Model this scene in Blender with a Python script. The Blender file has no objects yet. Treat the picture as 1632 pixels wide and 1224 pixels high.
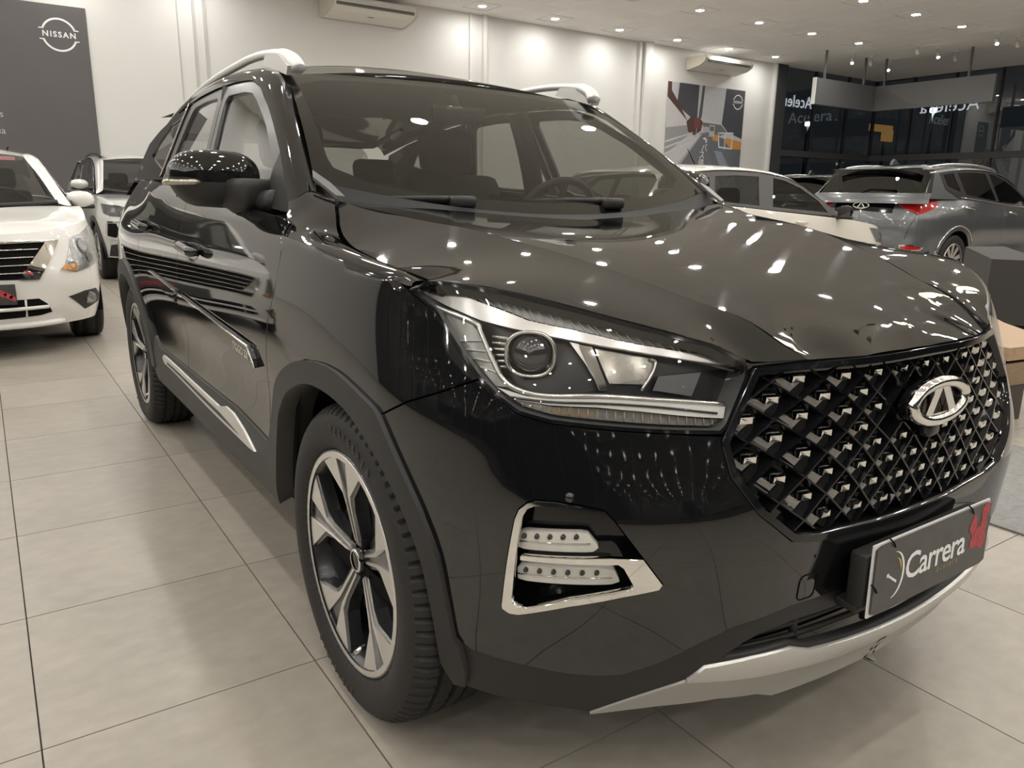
import bpy, bmesh, math, random
import numpy as np
from mathutils import Vector, Matrix
from mathutils.geometry import delaunay_2d_cdt
random.seed(5)
rng = np.random.default_rng(5)
SC = bpy.context.scene
COL = SC.collection

# ------------------------------------------------------------------ camera
CAM_POS = (1.4707, -1.4515, 1.1337)
CAM_YAW, CAM_PITCH, CAM_ROLL = 2.543600, -0.241161, -0.015414
def make_camera():
    cd = bpy.data.cameras.new('camera'); co = bpy.data.objects.new('camera', cd); COL.objects.link(co)
    cd.sensor_fit = 'HORIZONTAL'; cd.sensor_width = 36.0; cd.lens = 1225.39 / 1632 * 36.0
    cd.clip_start = 0.02; cd.clip_end = 200
    cy, sy, cp, sp = math.cos(CAM_YAW), math.sin(CAM_YAW), math.cos(CAM_PITCH), math.sin(CAM_PITCH)
    f = Vector((cy * cp, sy * cp, sp)); r = Vector((sy, -cy, 0)); d = f.cross(r)
    c, s = math.cos(CAM_ROLL), math.sin(CAM_ROLL)
    rr, dd = c * r + s * d, -s * r + c * d
    m = Matrix((rr, -dd, -f)).transposed().to_4x4(); m.translation = Vector(CAM_POS)
    co.matrix_world = m
    SC.camera = co
make_camera()

# ------------------------------------------------------------------ world (night outside) and exposure
W = bpy.data.worlds.new('night'); SC.world = W; W.use_nodes = True
W.node_tree.nodes['Background'].inputs[0].default_value = (0.024, 0.028, 0.032, 1)
W.node_tree.nodes['Background'].inputs[1].default_value = 1.0
VS = SC.view_settings
VS.view_transform = 'Standard'; VS.look = 'None'; VS.gamma = 1.0; VS.use_curve_mapping = False
VS.exposure = 0.1
LAMP_STRENGTH = 330.0      # emission of the ceiling downlight lenses
LAMP_TINT = (1.0, 0.972, 0.93)

# ------------------------------------------------------------------ materials
MATS = {}
def mat(name, base=(.5, .5, .5), rough=.5, metal=0., coat=0., spec=.5, noise=0., nscale=8., bump=0., bscale=200., coat_rough=.03, emit=None, estr=0., coord='Object'):
    if name in MATS: return MATS[name]
    m = bpy.data.materials.new(name); m.use_nodes = True; nt = m.node_tree; b = nt.nodes['Principled BSDF']
    b.inputs['Base Color'].default_value = (*base, 1); b.inputs['Roughness'].default_value = rough
    b.inputs['Metallic'].default_value = metal; b.inputs['Coat Weight'].default_value = coat
    b.inputs['Coat Roughness'].default_value = coat_rough; b.inputs['Specular IOR Level'].default_value = spec
    tc = nt.nodes.new('ShaderNodeTexCoord')
    n = nt.nodes.new('ShaderNodeTexNoise'); n.inputs['Scale'].default_value = nscale; n.inputs['Detail'].default_value = 4
    nt.links.new(tc.outputs[coord], n.inputs['Vector'])
    mix = nt.nodes.new('ShaderNodeMix'); mix.data_type = 'RGBA'
    k = 1 - noise; mix.inputs[6].default_value = (base[0] * k, base[1] * k, base[2] * k, 1)
    k = 1 + noise; mix.inputs[7].default_value = (min(1, base[0] * k), min(1, base[1] * k), min(1, base[2] * k), 1)
    nt.links.new(n.outputs['Fac'], mix.inputs[0]); nt.links.new(mix.outputs[2], b.inputs['Base Color'])
    if bump:
        n2 = nt.nodes.new('ShaderNodeTexNoise'); n2.inputs['Scale'].default_value = bscale; n2.inputs['Detail'].default_value = 2
        nt.links.new(tc.outputs[coord], n2.inputs['Vector'])
        bp = nt.nodes.new('ShaderNodeBump'); bp.inputs['Strength'].default_value = bump; bp.inputs['Distance'].default_value = .002
        nt.links.new(n2.outputs['Fac'], bp.inputs['Height']); nt.links.new(bp.outputs[0], b.inputs['Normal'])
    if emit:
        b.inputs['Emission Color'].default_value = (*emit, 1); b.inputs['Emission Strength'].default_value = estr
    MATS[name] = m; return m
def glass(name, tint=(.8, .8, .8), refl=1.0, rough=.0, ior=1.5):
    """thin pane: Fresnel share mirrored, the rest passes tinted"""
    if name in MATS: return MATS[name]
    m = bpy.data.materials.new(name); m.use_nodes = True; nt = m.node_tree
    for n in list(nt.nodes): nt.nodes.remove(n)
    o = nt.nodes.new('ShaderNodeOutputMaterial'); mx = nt.nodes.new('ShaderNodeMixShader')
    t = nt.nodes.new('ShaderNodeBsdfTransparent'); g = nt.nodes.new('ShaderNodeBsdfGlossy'); geo = nt.nodes.new('ShaderNodeNewGeometry')
    t.inputs[0].default_value = (*tint, 1); g.inputs['Roughness'].default_value = rough; g.inputs['Color'].default_value = (refl, refl, refl, 1)
    def mth(op, a, b=None):
        n = nt.nodes.new('ShaderNodeMath'); n.operation = op
        for k, v in enumerate((a, b)):
            if v is None: continue
            if isinstance(v, (int, float)): n.inputs[k].default_value = v
            else: nt.links.new(v, n.inputs[k])
        return n.outputs[0]
    dp = nt.nodes.new('ShaderNodeVectorMath'); dp.operation = 'DOT_PRODUCT'; nt.links.new(geo.outputs['Normal'], dp.inputs[0]); nt.links.new(geo.outputs['Incoming'], dp.inputs[1])
    f0 = ((ior - 1) / (ior + 1)) ** 2 * 1.8      # both faces of a thin pane
    c = mth('SUBTRACT', 1.0, mth('MINIMUM', mth('ABSOLUTE', dp.outputs['Value']), 1.0)); fr = mth('ADD', mth('MULTIPLY', mth('POWER', c, 5.0), 1 - f0), f0)
    nt.links.new(fr, mx.inputs[0]); nt.links.new(t.outputs[0], mx.inputs[1]); nt.links.new(g.outputs[0], mx.inputs[2]); nt.links.new(mx.outputs[0], o.inputs[0])
    MATS[name] = m; return m
def emitter(name, col, strength, sample=True):
    if name in MATS: return MATS[name]
    m = bpy.data.materials.new(name); m.use_nodes = True; nt = m.node_tree
    for n in list(nt.nodes): nt.nodes.remove(n)
    o = nt.nodes.new('ShaderNodeOutputMaterial'); e = nt.nodes.new('ShaderNodeEmission')
    e.inputs[0].default_value = (*col, 1); e.inputs[1].default_value = strength; nt.links.new(e.outputs[0], o.inputs[0])
    if not sample: m.cycles.emission_sampling = 'NONE'
    MATS[name] = m; return m

# ------------------------------------------------------------------ objects
def empty(name, loc=(0, 0, 0), rz=0., parent=None):
    o = bpy.data.objects.new(name, None); COL.objects.link(o); o.location = loc; o.rotation_euler = (0, 0, rz); o.parent = parent
    o.empty_display_size = .1
    return o
def tag(o, label=None, cat=None, group=None, kind=None):
    if label: o['label'] = label
    if cat: o['category'] = cat
    if group: o['group'] = group
    if kind: o['kind'] = kind
    return o
def link_mesh(name, me, material, parent=None):
    o = bpy.data.objects.new(name, me); COL.objects.link(o); o.parent = parent
    if material and not me.materials: me.materials.append(material)
    return o
class MB:
    """collects geometry that becomes ONE mesh"""
    def __init__(s): s.v = []; s.f = []; s.n = []; s.sm = []
    def add(s, v, f, n=None, smooth=False):
        b = len(s.v); v = np.asarray(v, float)
        if n is not None:      # face winding follows the given normals
            nn = np.asarray(n, float); g = []
            for q in f:
                w = np.cross(v[q[1]] - v[q[0]], v[q[2]] - v[q[0]]); g.append(tuple(q) if w @ (nn[q[0]] + nn[q[1]] + nn[q[2]]) >= 0 else tuple(q)[::-1])
            f = g
        s.v += [tuple(p) for p in v]; s.f += [tuple(b + i for i in q) for q in f]
        s.n += [None] * len(v) if n is None else [tuple(q) for q in n]
        s.sm += [smooth or n is not None] * len(f); return s
    def box(s, c, d, rz=0., ry=0., rx=0., bev=0.):
        x, y, z = d[0] / 2, d[1] / 2, d[2] / 2
        M = Matrix.Rotation(rz, 3, 'Z') @ Matrix.Rotation(ry, 3, 'Y') @ Matrix.Rotation(rx, 3, 'X')
        if bev <= 0:
            P = [(-x, -y, -z), (x, -y, -z), (x, y, -z), (-x, y, -z), (-x, -y, z), (x, -y, z), (x, y, z), (-x, y, z)]
            F = [(0, 3, 2, 1), (4, 5, 6, 7), (0, 1, 5, 4), (1, 2, 6, 5), (2, 3, 7, 6), (3, 0, 4, 7)]
            sm = False
        else:
            bm = bmesh.new(); bmesh.ops.create_cube(bm, size=1.0)
            for v in bm.verts: v.co = Vector((v.co.x * 2 * x, v.co.y * 2 * y, v.co.z * 2 * z))
            bmesh.ops.bevel(bm, geom=bm.edges[:], offset=bev, segments=2, profile=.5, affect='EDGES')
            bm.verts.index_update(); P = [tuple(v.co) for v in bm.verts]; F = [[v.index for v in f.verts] for f in bm.faces]; bm.free(); sm = True
        return s.add([tuple(M @ Vector(p) + Vector(c)) for p in P], F, smooth=sm)
    def tube(s, path, r, k=8, cap=True, flat=1.0, closed=False):
        path = [Vector(p) for p in path]; n = len(path); rr = r if hasattr(r, '__len__') else [r] * n
        V = []; up = Vector((0, 0, 1))
        for i, p in enumerate(path):
            a = path[(i - 1) % n] if (i or closed) else p; b = path[(i + 1) % n] if (i < n - 1 or closed) else p
            t = (b - a).normalized(); u = up if abs(t.dot(up)) < .95 else Vector((1, 0, 0))
            x = t.cross(u).normalized(); y = x.cross(t)
            for j in range(k):
                an = 2 * math.pi * j / k; V.append(p + x * math.cos(an) * rr[i] + y * math.sin(an) * rr[i] * flat)
        F = []
        for i in range(n if closed else n - 1):
            for j in range(k):
                i2 = (i + 1) % n; F.append((i * k + j, i * k + (j + 1) % k, i2 * k + (j + 1) % k, i2 * k + j))
        if cap and not closed: F += [tuple(range(k - 1, -1, -1)), tuple((n - 1) * k + j for j in range(k))]
        return s.add(V, F, smooth=True)
    def lathe(s, prof, c=(0, 0, 0), axis='y', k=48, a0=0., a1=2 * math.pi, smooth=True):
        """prof: (radius, along); axis through c"""
        full = abs(a1 - a0 - 2 * math.pi) < 1e-6; m = k if full else k + 1; V = []
        for i in range(m):
            an = a0 + (a1 - a0) * i / k
            for r, h in prof:
                q = {'y': (r * math.cos(an), h, r * math.sin(an)), 'z': (r * math.cos(an), r * math.sin(an), h), 'x': (h, r * math.cos(an), r * math.sin(an))}[axis]
                V.append((c[0] + q[0], c[1] + q[1], c[2] + q[2]))
        p = len(prof); F = []
        for i in range(k):
            i2 = (i + 1) % m
            for j in range(p - 1): F.append((i * p + j, i * p + j + 1, i2 * p + j + 1, i2 * p + j))
        return s.add(V, F, smooth=smooth)
    def prism(s, poly, h0, h1, fr=None):
        """poly 2-D outline extruded from h0 to h1; fr maps (a,b,h)->xyz"""
        n = len(poly); fr = fr or (lambda a, b, h: (a, b, h))
        V = [fr(a, b, h0) for a, b in poly] + [fr(a, b, h1) for a, b in poly]
        F = [tuple(range(n - 1, -1, -1)), tuple(range(n, 2 * n))] + [(i, (i + 1) % n, n + (i + 1) % n, n + i) for i in range(n)]
        return s.add(V, F)
    def grid(s, P, smooth=True, flip=False, closed=False):
        """P (m,n,3) array of points"""
        P = np.asarray(P, float); m, n = P.shape[:2]; F = []
        for i in range(m - 1):
            for j in range(n if closed else n - 1):
                j2 = (j + 1) % n; q = (i * n + j, i * n + j2, (i + 1) * n + j2, (i + 1) * n + j); F.append(q[::-1] if flip else q)
        return s.add(P.reshape(-1, 3), F, smooth=smooth)
    def build(s, name, material, parent=None, autosmooth=None, fixn=True):
        me = bpy.data.meshes.new(name); me.from_pydata(s.v, [], s.f)
        have = any(n is not None for n in s.n)
        if fixn and not have:
            bm = bmesh.new(); bm.from_mesh(me); bmesh.ops.recalc_face_normals(bm, faces=bm.faces[:]); bm.to_mesh(me); bm.free()
        me.polygons.foreach_set('use_smooth', s.sm)
        me.update()
        if have:
            vn = np.zeros(len(s.v) * 3); me.vertices.foreach_get('normal', vn); vn = vn.reshape(-1, 3)
            N = [tuple(vn[i]) if n is None else n for i, n in enumerate(s.n)]
            me.normals_split_custom_set_from_vertices(N)
        o = link_mesh(name, me, material, parent)
        if autosmooth is not None: me.set_sharp_from_angle(angle=math.radians(autosmooth))
        return o
def mirror_y(o, name=None, parent=None):
    """a mirrored twin (y -> -y) as an object of its own, children not included"""
    me = o.data.copy(); n = len(me.vertices); a = np.zeros(n * 3); me.vertices.foreach_get('co', a); a = a.reshape(-1, 3); a[:, 1] *= -1
    nn = np.zeros(n * 3)
    cn = np.array([c.vector[:] for c in me.corner_normals]) if me.has_custom_normals else None
    lv = np.zeros(len(me.loops), int); me.loops.foreach_get('vertex_index', lv)
    if cn is not None:
        N = np.zeros((n, 3)); N[lv] = cn; N[:, 1] *= -1
    me.vertices.foreach_set('co', a.ravel()); me.flip_normals(); me.update()
    if cn is not None: me.normals_split_custom_set_from_vertices([tuple(v) for v in N])
    t = link_mesh(name or o.name.split('.')[0], me, None, parent if parent else o.parent)
    for k in o.keys():
        if k in ('label', 'category', 'group', 'kind'): t[k] = o[k]
    return t
def copy_tree(o, parent=None):
    c = o.copy(); COL.objects.link(c); c.parent = parent
    for ch in list(o.children): copy_tree(ch, c)
    return c

# ------------------------------------------------------------------ curves and panels cut out of smooth surfaces
def densify(poly, step, closed=True):
    P = [np.asarray(p, float) for p in poly]; out = []; n = len(P)
    for i in range(n if closed else n - 1):
        a, b = P[i], P[(i + 1) % n]; k = max(1, int(math.ceil(np.linalg.norm(b - a) / step)))
        for j in range(k): out.append(a + (b - a) * j / k)
    if not closed: out.append(P[-1])
    return np.array(out)
def crom(pts, per=8, closed=False):
    """centripetal-ish Catmull-Rom through pts (any dimension)"""
    P = np.asarray(pts, float); n = len(P); out = []
    for i in range(n if closed else n - 1):
        p1, p2 = P[i], P[(i + 1) % n]
        p0 = P[i - 1] if (i > 0 or closed) else 2 * p1 - p2
        p3 = P[(i + 2) % n] if (i < n - 2 or closed) else 2 * p2 - p1
        for j in range(per):
            t = j / per
            out.append(.5 * ((2 * p1) + (p2 - p0) * t + (2 * p0 - 5 * p1 + 4 * p2 - p3) * t * t + (3 * p1 - p0 - 3 * p2 + p3) * t ** 3))
    if not closed: out.append(P[-1])
    return np.array(out)
def chaikin(poly, it=2, closed=True, keep=.25):
    P = np.asarray(poly, float)
    for _ in range(it):
        Q = []
        n = len(P)
        for i in range(n if closed else n - 1):
            a, b = P[i], P[(i + 1) % n]; Q += [a + (b - a) * keep, b - (b - a) * keep]
        P = np.array(Q)
    return P
def inside(poly, Q):
    x, y = Q[:, 0], Q[:, 1]; r = np.zeros(len(Q), bool); n = len(poly); j = n - 1
    for i in range(n):
        xi, yi = poly[i]; xj, yj = poly[j]
        c = ((yi > y) != (yj > y)); d = yj - yi if abs(yj - yi) > 1e-12 else 1e-12
        r ^= c & (x < (xj - xi) * (y - yi) / d + xi); j = i
    return r
def seg_dist(poly, Q):
    best = np.full(len(Q), 1e9); n = len(poly)
    for i in range(n):
        a, b = poly[i], poly[(i + 1) % n]; ab = b - a; L = max(ab @ ab, 1e-12)
        t = np.clip(((Q - a) @ ab) / L, 0, 1); best = np.minimum(best, np.linalg.norm(Q - (a + t[:, None] * ab), axis=1))
    return best
def area(P): return .5 * float(np.sum(P[:, 0] * np.roll(P[:, 1], -1) - np.roll(P[:, 0], -1) * P[:, 1]))
def inset(P, d):
    P = np.asarray(P, float); s = 1 if area(P) > 0 else -1
    a = np.roll(P, 1, 0); b = np.roll(P, -1, 0)
    e1 = P - a; e1 /= np.linalg.norm(e1, axis=1)[:, None] + 1e-12; e2 = b - P; e2 /= np.linalg.norm(e2, axis=1)[:, None] + 1e-12
    n1 = np.stack([-e1[:, 1], e1[:, 0]], 1) * s; n2 = np.stack([-e2[:, 1], e2[:, 0]], 1) * s
    m = n1 + n2; m /= (1 + (n1 * n2).sum(1)).clip(.35)[:, None]
    return P + m * d
def fnormal(f, uv, sign=1.):
    e = 1e-4
    du = f(uv + [e, 0]) - f(uv - [e, 0]); dv = f(uv + [0, e]) - f(uv - [0, e]); n = np.cross(du, dv)
    return sign * n / (np.linalg.norm(n, axis=1)[:, None] + 1e-12)
def add_panel(mb, f, outline, holes=(), res=.03, depth=.012, gap=0., sign=None, back=False):
    """cut the outline (and holes) out of surface f(uv) and give it a turned-in edge"""
    sign = getattr(f, "sign", 1.) if sign is None else sign
    loops = []
    for k, L in enumerate([outline] + list(holes)):
        L = densify(L, res)
        if gap: L = inset(L, gap if k == 0 else -gap)
        loops.append(L)
    lo, hi = loops[0].min(0), loops[0].max(0)
    gx, gy = np.meshgrid(np.arange(lo[0], hi[0], res), np.arange(lo[1], hi[1], res)); Q = np.stack([gx.ravel(), gy.ravel()], 1)
    ok = inside(loops[0], Q)
    for L in loops: ok &= seg_dist(L, Q) > .45 * res
    for L in loops[1:]: ok &= ~inside(L, Q)
    Q = Q[ok]; pts = np.vstack(loops + [Q]); ed = []; b = 0
    for L in loops:
        n = len(L); ed += [(b + i, b + (i + 1) % n) for i in range(n)]; b += n
    r = delaunay_2d_cdt([Vector(p) for p in pts], ed, [], 0, 1e-7)
    P = np.array([tuple(v) for v in r[0]]); T = np.array([t for t in r[2]])
    cen = P[T].mean(1); ok = inside(loops[0], cen)
    for L in loops[1:]: ok &= ~inside(L, cen)
    T = T[ok]
    X = f(P); N = fnormal(f, P, sign)
    tn = np.cross(X[T[:, 1]] - X[T[:, 0]], X[T[:, 2]] - X[T[:, 0]])
    fl = (tn * N[T].mean(1)).sum(1) < 0; T[fl] = T[fl][:, ::-1]
    mb.add(X, [tuple(t) for t in T], N)
    for k, L in enumerate(loops):
        if depth:
            n = len(L); A = f(L); NN = fnormal(f, L, sign); B = A - NN * depth
            tg = np.roll(A, -1, 0) - np.roll(A, 1, 0); fn = np.cross(tg, NN); fn /= np.linalg.norm(fn, axis=1)[:, None] + 1e-12
            ar = area(L) * (1 if k == 0 else -1)
            mid = (A + B) / 2; V = np.vstack([A, B]); F = [(i, (i + 1) % n, n + (i + 1) % n, n + i) for i in range(n)]
            # outward test: outline normals point away from the centroid side
            c = f(np.array([L.mean(0)]))[0]; sgn = np.sign(((A - c) * fn).sum()) or 1
            if k: sgn = -sgn
            fn = fn * sgn; rim = fn * .8 + NN * .6; rim /= np.linalg.norm(rim, axis=1)[:, None]
            mb.add(V, F, np.vstack([rim, fn]))
    if back:
        mb.add(X - N * max(depth, .002), [tuple(t[::-1]) for t in T], -N)
    return mb
def panel(name, f, outline, material, parent, twin=False, **kw):
    mb = MB(); add_panel(mb, f, outline, **kw); o = mb.build(name, material, parent)
    if twin: return o, mirror_y(o)
    return o
def rect_loft(c0, c1, m=24, n=6, bulge=0., out=(0, 0, 1)):
    """points between two curves of equal length, bulged along out"""
    c0, c1 = np.asarray(c0, float), np.asarray(c1, float); t = np.linspace(0, 1, n)[None, :, None]
    P = c0[:, None] * (1 - t) + c1[:, None] * t
    return P + bulge * 4 * t * (1 - t) * np.asarray(out, float)
def resample(P, n):
    P = np.asarray(P, float); d = np.concatenate([[0], np.cumsum(np.linalg.norm(np.diff(P, axis=0), axis=1))]); t = np.linspace(0, d[-1], n)
    return np.stack([np.interp(t, d, P[:, k]) for k in range(P.shape[1])], 1)
def text_mesh(body, size=1., extrude=0., bold=0., spacing=1.0, align='CENTER', shear=0.):
    cu = bpy.data.curves.new('lettering', 'FONT'); cu.body = body; cu.size = size; cu.extrude = extrude; cu.offset = bold
    cu.align_x = align; cu.align_y = 'CENTER'; cu.space_character = spacing; cu.shear = shear; cu.resolution_u = 3
    o = bpy.data.objects.new('lettering', cu); COL.objects.link(o); bpy.context.view_layer.update()
    me = bpy.data.meshes.new_from_object(o.evaluated_get(bpy.context.evaluated_depsgraph_get()))
    bpy.data.objects.remove(o); bpy.data.curves.remove(cu); me.materials.clear(); return me
def place_text(name, body, size, M, material, parent, **kw):
    """lettering as flat raised print; M maps its (x right, y up, z out) to the parent's space"""
    me = text_mesh(body, size, **kw); me.transform(M); me.update()
    return link_mesh(name, me, material, parent)
def frame(o, x, y):
    x = Vector(x).normalized(); y = Vector(y); z = x.cross(y).normalized(); y = z.cross(x)
    m = Matrix((x, y, z)).transposed().to_4x4(); m.translation = Vector(o); return m
def card(xk):
    """cardinal natural cubic spline weights"""
    xk = np.asarray(xk, float); n = len(xk); h = np.diff(xk); A = np.eye(n); B = np.zeros((n, n))
    for i in range(1, n - 1):
        A[i, i - 1] = h[i - 1] / 6; A[i, i] = (h[i - 1] + h[i]) / 3; A[i, i + 1] = h[i] / 6
        B[i, i - 1] = 1 / h[i - 1]; B[i, i] = -1 / h[i - 1] - 1 / h[i]; B[i, i + 1] = 1 / h[i]
    M = np.linalg.solve(A, B)
    def ev(x):
        x = np.atleast_1d(np.asarray(x, float)); i = np.clip(np.searchsorted(xk, x) - 1, 0, n - 2); hh = h[i]
        a = (xk[i + 1] - x) / hh; b = 1 - a; r = np.arange(len(x)); Wt = np.zeros((len(x), n)); Wt[r, i] += a; Wt[r, i + 1] += b
        return Wt + ((a ** 3 - a) * hh * hh / 6)[:, None] * M[i] + ((b ** 3 - b) * hh * hh / 6)[:, None] * M[i + 1]
    return ev
class Shell:
    """car side skin: plan curve from nose centre (s=0) round to tail centre, pushed in and out by a table over height"""
    def __init__(S, plan, zk, D, crease=None, ck=.6):
        P = np.asarray(plan, float); D = np.asarray(D, float); S.P = P
        S.ext = np.vstack([P[2:0:-1] * [1, -1], P, P[-2:-4:-1] * [1, -1]])
        sk = np.concatenate([[0], np.cumsum(np.linalg.norm(np.diff(S.ext, axis=0), axis=1))]); S.sk = sk - sk[2]; S.smax = S.sk[-3]
        S.pe = card(S.sk); S.D = np.vstack([D[2:0:-1], D, D[-2:-4:-1]]); S.ze = card(zk); S.crease = None if crease is None else np.asarray(crease, float); S.ck = ck
    def plan(S, s): return S.pe(s) @ S.ext
    def plan_n(S, s):
        t = S.plan(s + 1e-4) - S.plan(s - 1e-4); t /= np.linalg.norm(t, axis=1)[:, None]
        return np.stack([t[:, 1], -t[:, 0]], 1)
    def __call__(S, uv, off=0.):
        uv = np.atleast_2d(np.asarray(uv, float)); s, z = uv[:, 0], uv[:, 1]; sg = np.where(s < 0, -1., 1.); a = np.abs(s)
        d = np.einsum('ni,ij,nj->n', S.pe(a), S.D, S.ze(z)) + off
        if S.crease is not None:
            q = z - np.interp(a, S.crease[:, 0], S.crease[:, 1]); w = .004; d = d - S.ck * w * np.logaddexp(0, q / w)
        p = S.plan(a) + S.plan_n(a) * d[:, None]
        return np.stack([p[:, 0], -p[:, 1] * sg, z], 1)
    sign = -1.
    def off(S, o):
        f = lambda uv: S(uv, o)
        f.sign = -1.; return f
    def s_of_x(S, x):
        t = np.linspace(.7, S.smax - .7, 3000); return float(np.interp(-x, -S.plan(t)[:, 0], t))
def tps(pts, vals, lam=0.):
    P = np.asarray(pts, float); v = np.asarray(vals, float); n = len(P)
    def U(r2): return .5 * r2 * np.log(np.maximum(r2, 1e-12))
    K = U(((P[:, None] - P[None]) ** 2).sum(2)) + lam * np.eye(n); T = np.hstack([np.ones((n, 1)), P])
    A = np.zeros((n + 3, n + 3)); A[:n, :n] = K; A[:n, n:] = T; A[n:, :n] = T.T
    w = np.linalg.solve(A, np.concatenate([v, np.zeros(3)]))
    def f(Q):
        Q = np.atleast_2d(np.asarray(Q, float)); return U(((Q[:, None] - P[None]) ** 2).sum(2)) @ w[:n] + w[n] + Q @ w[n + 1:]
    return f

# ------------------------------------------------------------------ shared materials
PAINT = mat('black car paint', (.006, .006, .0065), .035, spec=.95)
PLASTIC = mat('matte black plastic', (.022, .021, .020), .48, bump=.25, bscale=900, spec=.4)
GLOSSBLK = mat('piano black trim', (.006, .006, .007), .08, spec=.6)
SATIN = mat('satin dark window trim', (.03, .03, .03), .22, spec=.6)
DARK = mat('dark void', (.006, .006, .006), .9, spec=.1)
CHROME = mat('chrome', (.86, .85, .83), .06, metal=1.)
SATINCHROME = mat('satin chrome', (.74, .73, .70), .22, metal=1.)
SILVER = mat('silver painted plastic', (.60, .59, .56), .32, metal=.55, noise=.02)
MACHINED = mat('machined alloy face', (.72, .70, .67), .28, metal=.9, noise=.03, nscale=30)
RIMDARK = mat('dark alloy paint', (.022, .023, .025), .28, coat=.6)
RUBBER = mat('tyre rubber', (.020, .019, .018), .62, noise=.2, nscale=40, bump=.2, bscale=300, spec=.35)
WINDSHIELD = glass('windshield glass', (.60, .62, .59), .95, ior=1.55)
SIDEGLASS = glass('tinted side glass', (.50, .50, .49), 1.0, ior=1.6)
LENS = glass('clear lamp lens', (.95, .95, .95), .9, ior=1.45)
LAMPBOX = mat('lamp housing grey', (.26, .26, .255), .35, metal=.2, noise=.1, nscale=60)
CABIN = mat('charcoal cabin trim', (.022, .021, .020), .7, noise=.2, nscale=60)
SEAT = mat('dark seat cloth', (.018, .017, .017), .85, noise=.25, nscale=120, bump=.3, bscale=700)
LEDGREY = mat('frosted led bar', (.62, .60, .54), .25, spec=.6, noise=.08, nscale=50)
AMBER = mat('amber lens', (.8, .25, .04), .2)
REDLENS = mat('red lamp lens', (.45, .012, .010), .12, coat=1.)
WHITE = mat('white print', (.82, .82, .80), .5)

# ------------------------------------------------------------------ the showroom
CEIL, XB, YR, YL, XF = 4.975, -14.2, 23.85, -14.0, 10.5
def tile_mat(name, base, rough, scale=1.2, spec=.5, amount=.10):
    m = bpy.data.materials.new(name); m.use_nodes = True; nt = m.node_tree; b = nt.nodes['Principled BSDF']
    geo = nt.nodes.new('ShaderNodeNewGeometry'); oi = nt.nodes.new('ShaderNodeObjectInfo')
    add = nt.nodes.new('ShaderNodeVectorMath'); add.operation = 'ADD'; nt.links.new(geo.outputs['Position'], add.inputs[0])
    sc = nt.nodes.new('ShaderNodeVectorMath'); sc.operation = 'SCALE'; sc.inputs['Scale'].default_value = 7.0
    cx = nt.nodes.new('ShaderNodeCombineXYZ'); nt.links.new(oi.outputs['Random'], cx.inputs[0]); nt.links.new(oi.outputs['Random'], cx.inputs[1]); nt.links.new(cx.outputs[0], sc.inputs[0]); nt.links.new(sc.outputs[0], add.inputs[1])
    n1 = nt.nodes.new('ShaderNodeTexNoise'); n1.inputs['Scale'].default_value = scale; n1.inputs['Detail'].default_value = 7; n1.inputs['Roughness'].default_value = .62; nt.links.new(add.outputs[0], n1.inputs['Vector'])
    mp = nt.nodes.new('ShaderNodeMapping'); mp.inputs['Scale'].default_value = (9, 5.5, 1); nt.links.new(add.outputs[0], mp.inputs[0])
    n2 = nt.nodes.new('ShaderNodeTexNoise'); n2.inputs['Scale'].default_value = 2.5; n2.inputs['Detail'].default_value = 5; nt.links.new(mp.outputs[0], n2.inputs['Vector'])
    r = nt.nodes.new('ShaderNodeValToRGB'); e = r.color_ramp.elements
    e[0].position = .30; e[0].color = tuple(c * (1 - amount) for c in base) + (1,); e[1].position = .72; e[1].color = tuple(min(1, c * (1 + amount)) for c in base) + (1,)
    mx = nt.nodes.new('ShaderNodeMix'); mx.inputs[0].default_value = .45; nt.links.new(n1.outputs['Fac'], mx.inputs[2]); nt.links.new(n2.outputs['Fac'], mx.inputs[3]); nt.links.new(mx.outputs[0], r.inputs[0])
    hsv = nt.nodes.new('ShaderNodeHueSaturation'); mr = nt.nodes.new('ShaderNodeMapRange'); mr.inputs['To Min'].default_value = .97; mr.inputs['To Max'].default_value = 1.03; nt.links.new(oi.outputs['Random'], mr.inputs['Value']); nt.links.new(mr.outputs[0], hsv.inputs['Value']); nt.links.new(r.outputs[0], hsv.inputs['Color'])
    nt.links.new(hsv.outputs[0], b.inputs['Base Color']); b.inputs['Specular IOR Level'].default_value = spec
    rr = nt.nodes.new('ShaderNodeMapRange'); rr.inputs['To Min'].default_value = rough * .85; rr.inputs['To Max'].default_value = rough * 1.2; nt.links.new(n1.outputs['Fac'], rr.inputs['Value']); nt.links.new(rr.outputs[0], b.inputs['Roughness'])
    return m
WALLW = mat('white wall paint', (.70, .688, .66), .75, noise=.02, nscale=3, bump=.15, bscale=60, coord='Object')
GROUT = mat('dark grout', (.10, .09, .075), .9)
FLOORT = tile_mat('beige porcelain', (.345, .312, .262), .36, scale=3.2, amount=.16)
CEILT = tile_mat('ceiling board', (.86, .85, .835), .85, scale=5, amount=.03)
def quad(name, P, m, kind='structure'):
    b = MB(); b.add(P, [tuple(range(len(P)))]); o = b.build(name, m); o['kind'] = kind; return o
def slab(name, lo, hi, m, kind='structure'):
    c = [(a + b) / 2 for a, b in zip(lo, hi)]; d = [b - a for a, b in zip(lo, hi)]; b = MB(); b.box(c, d); o = b.build(name, m); 
    if kind: o['kind'] = kind
    return o
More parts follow.
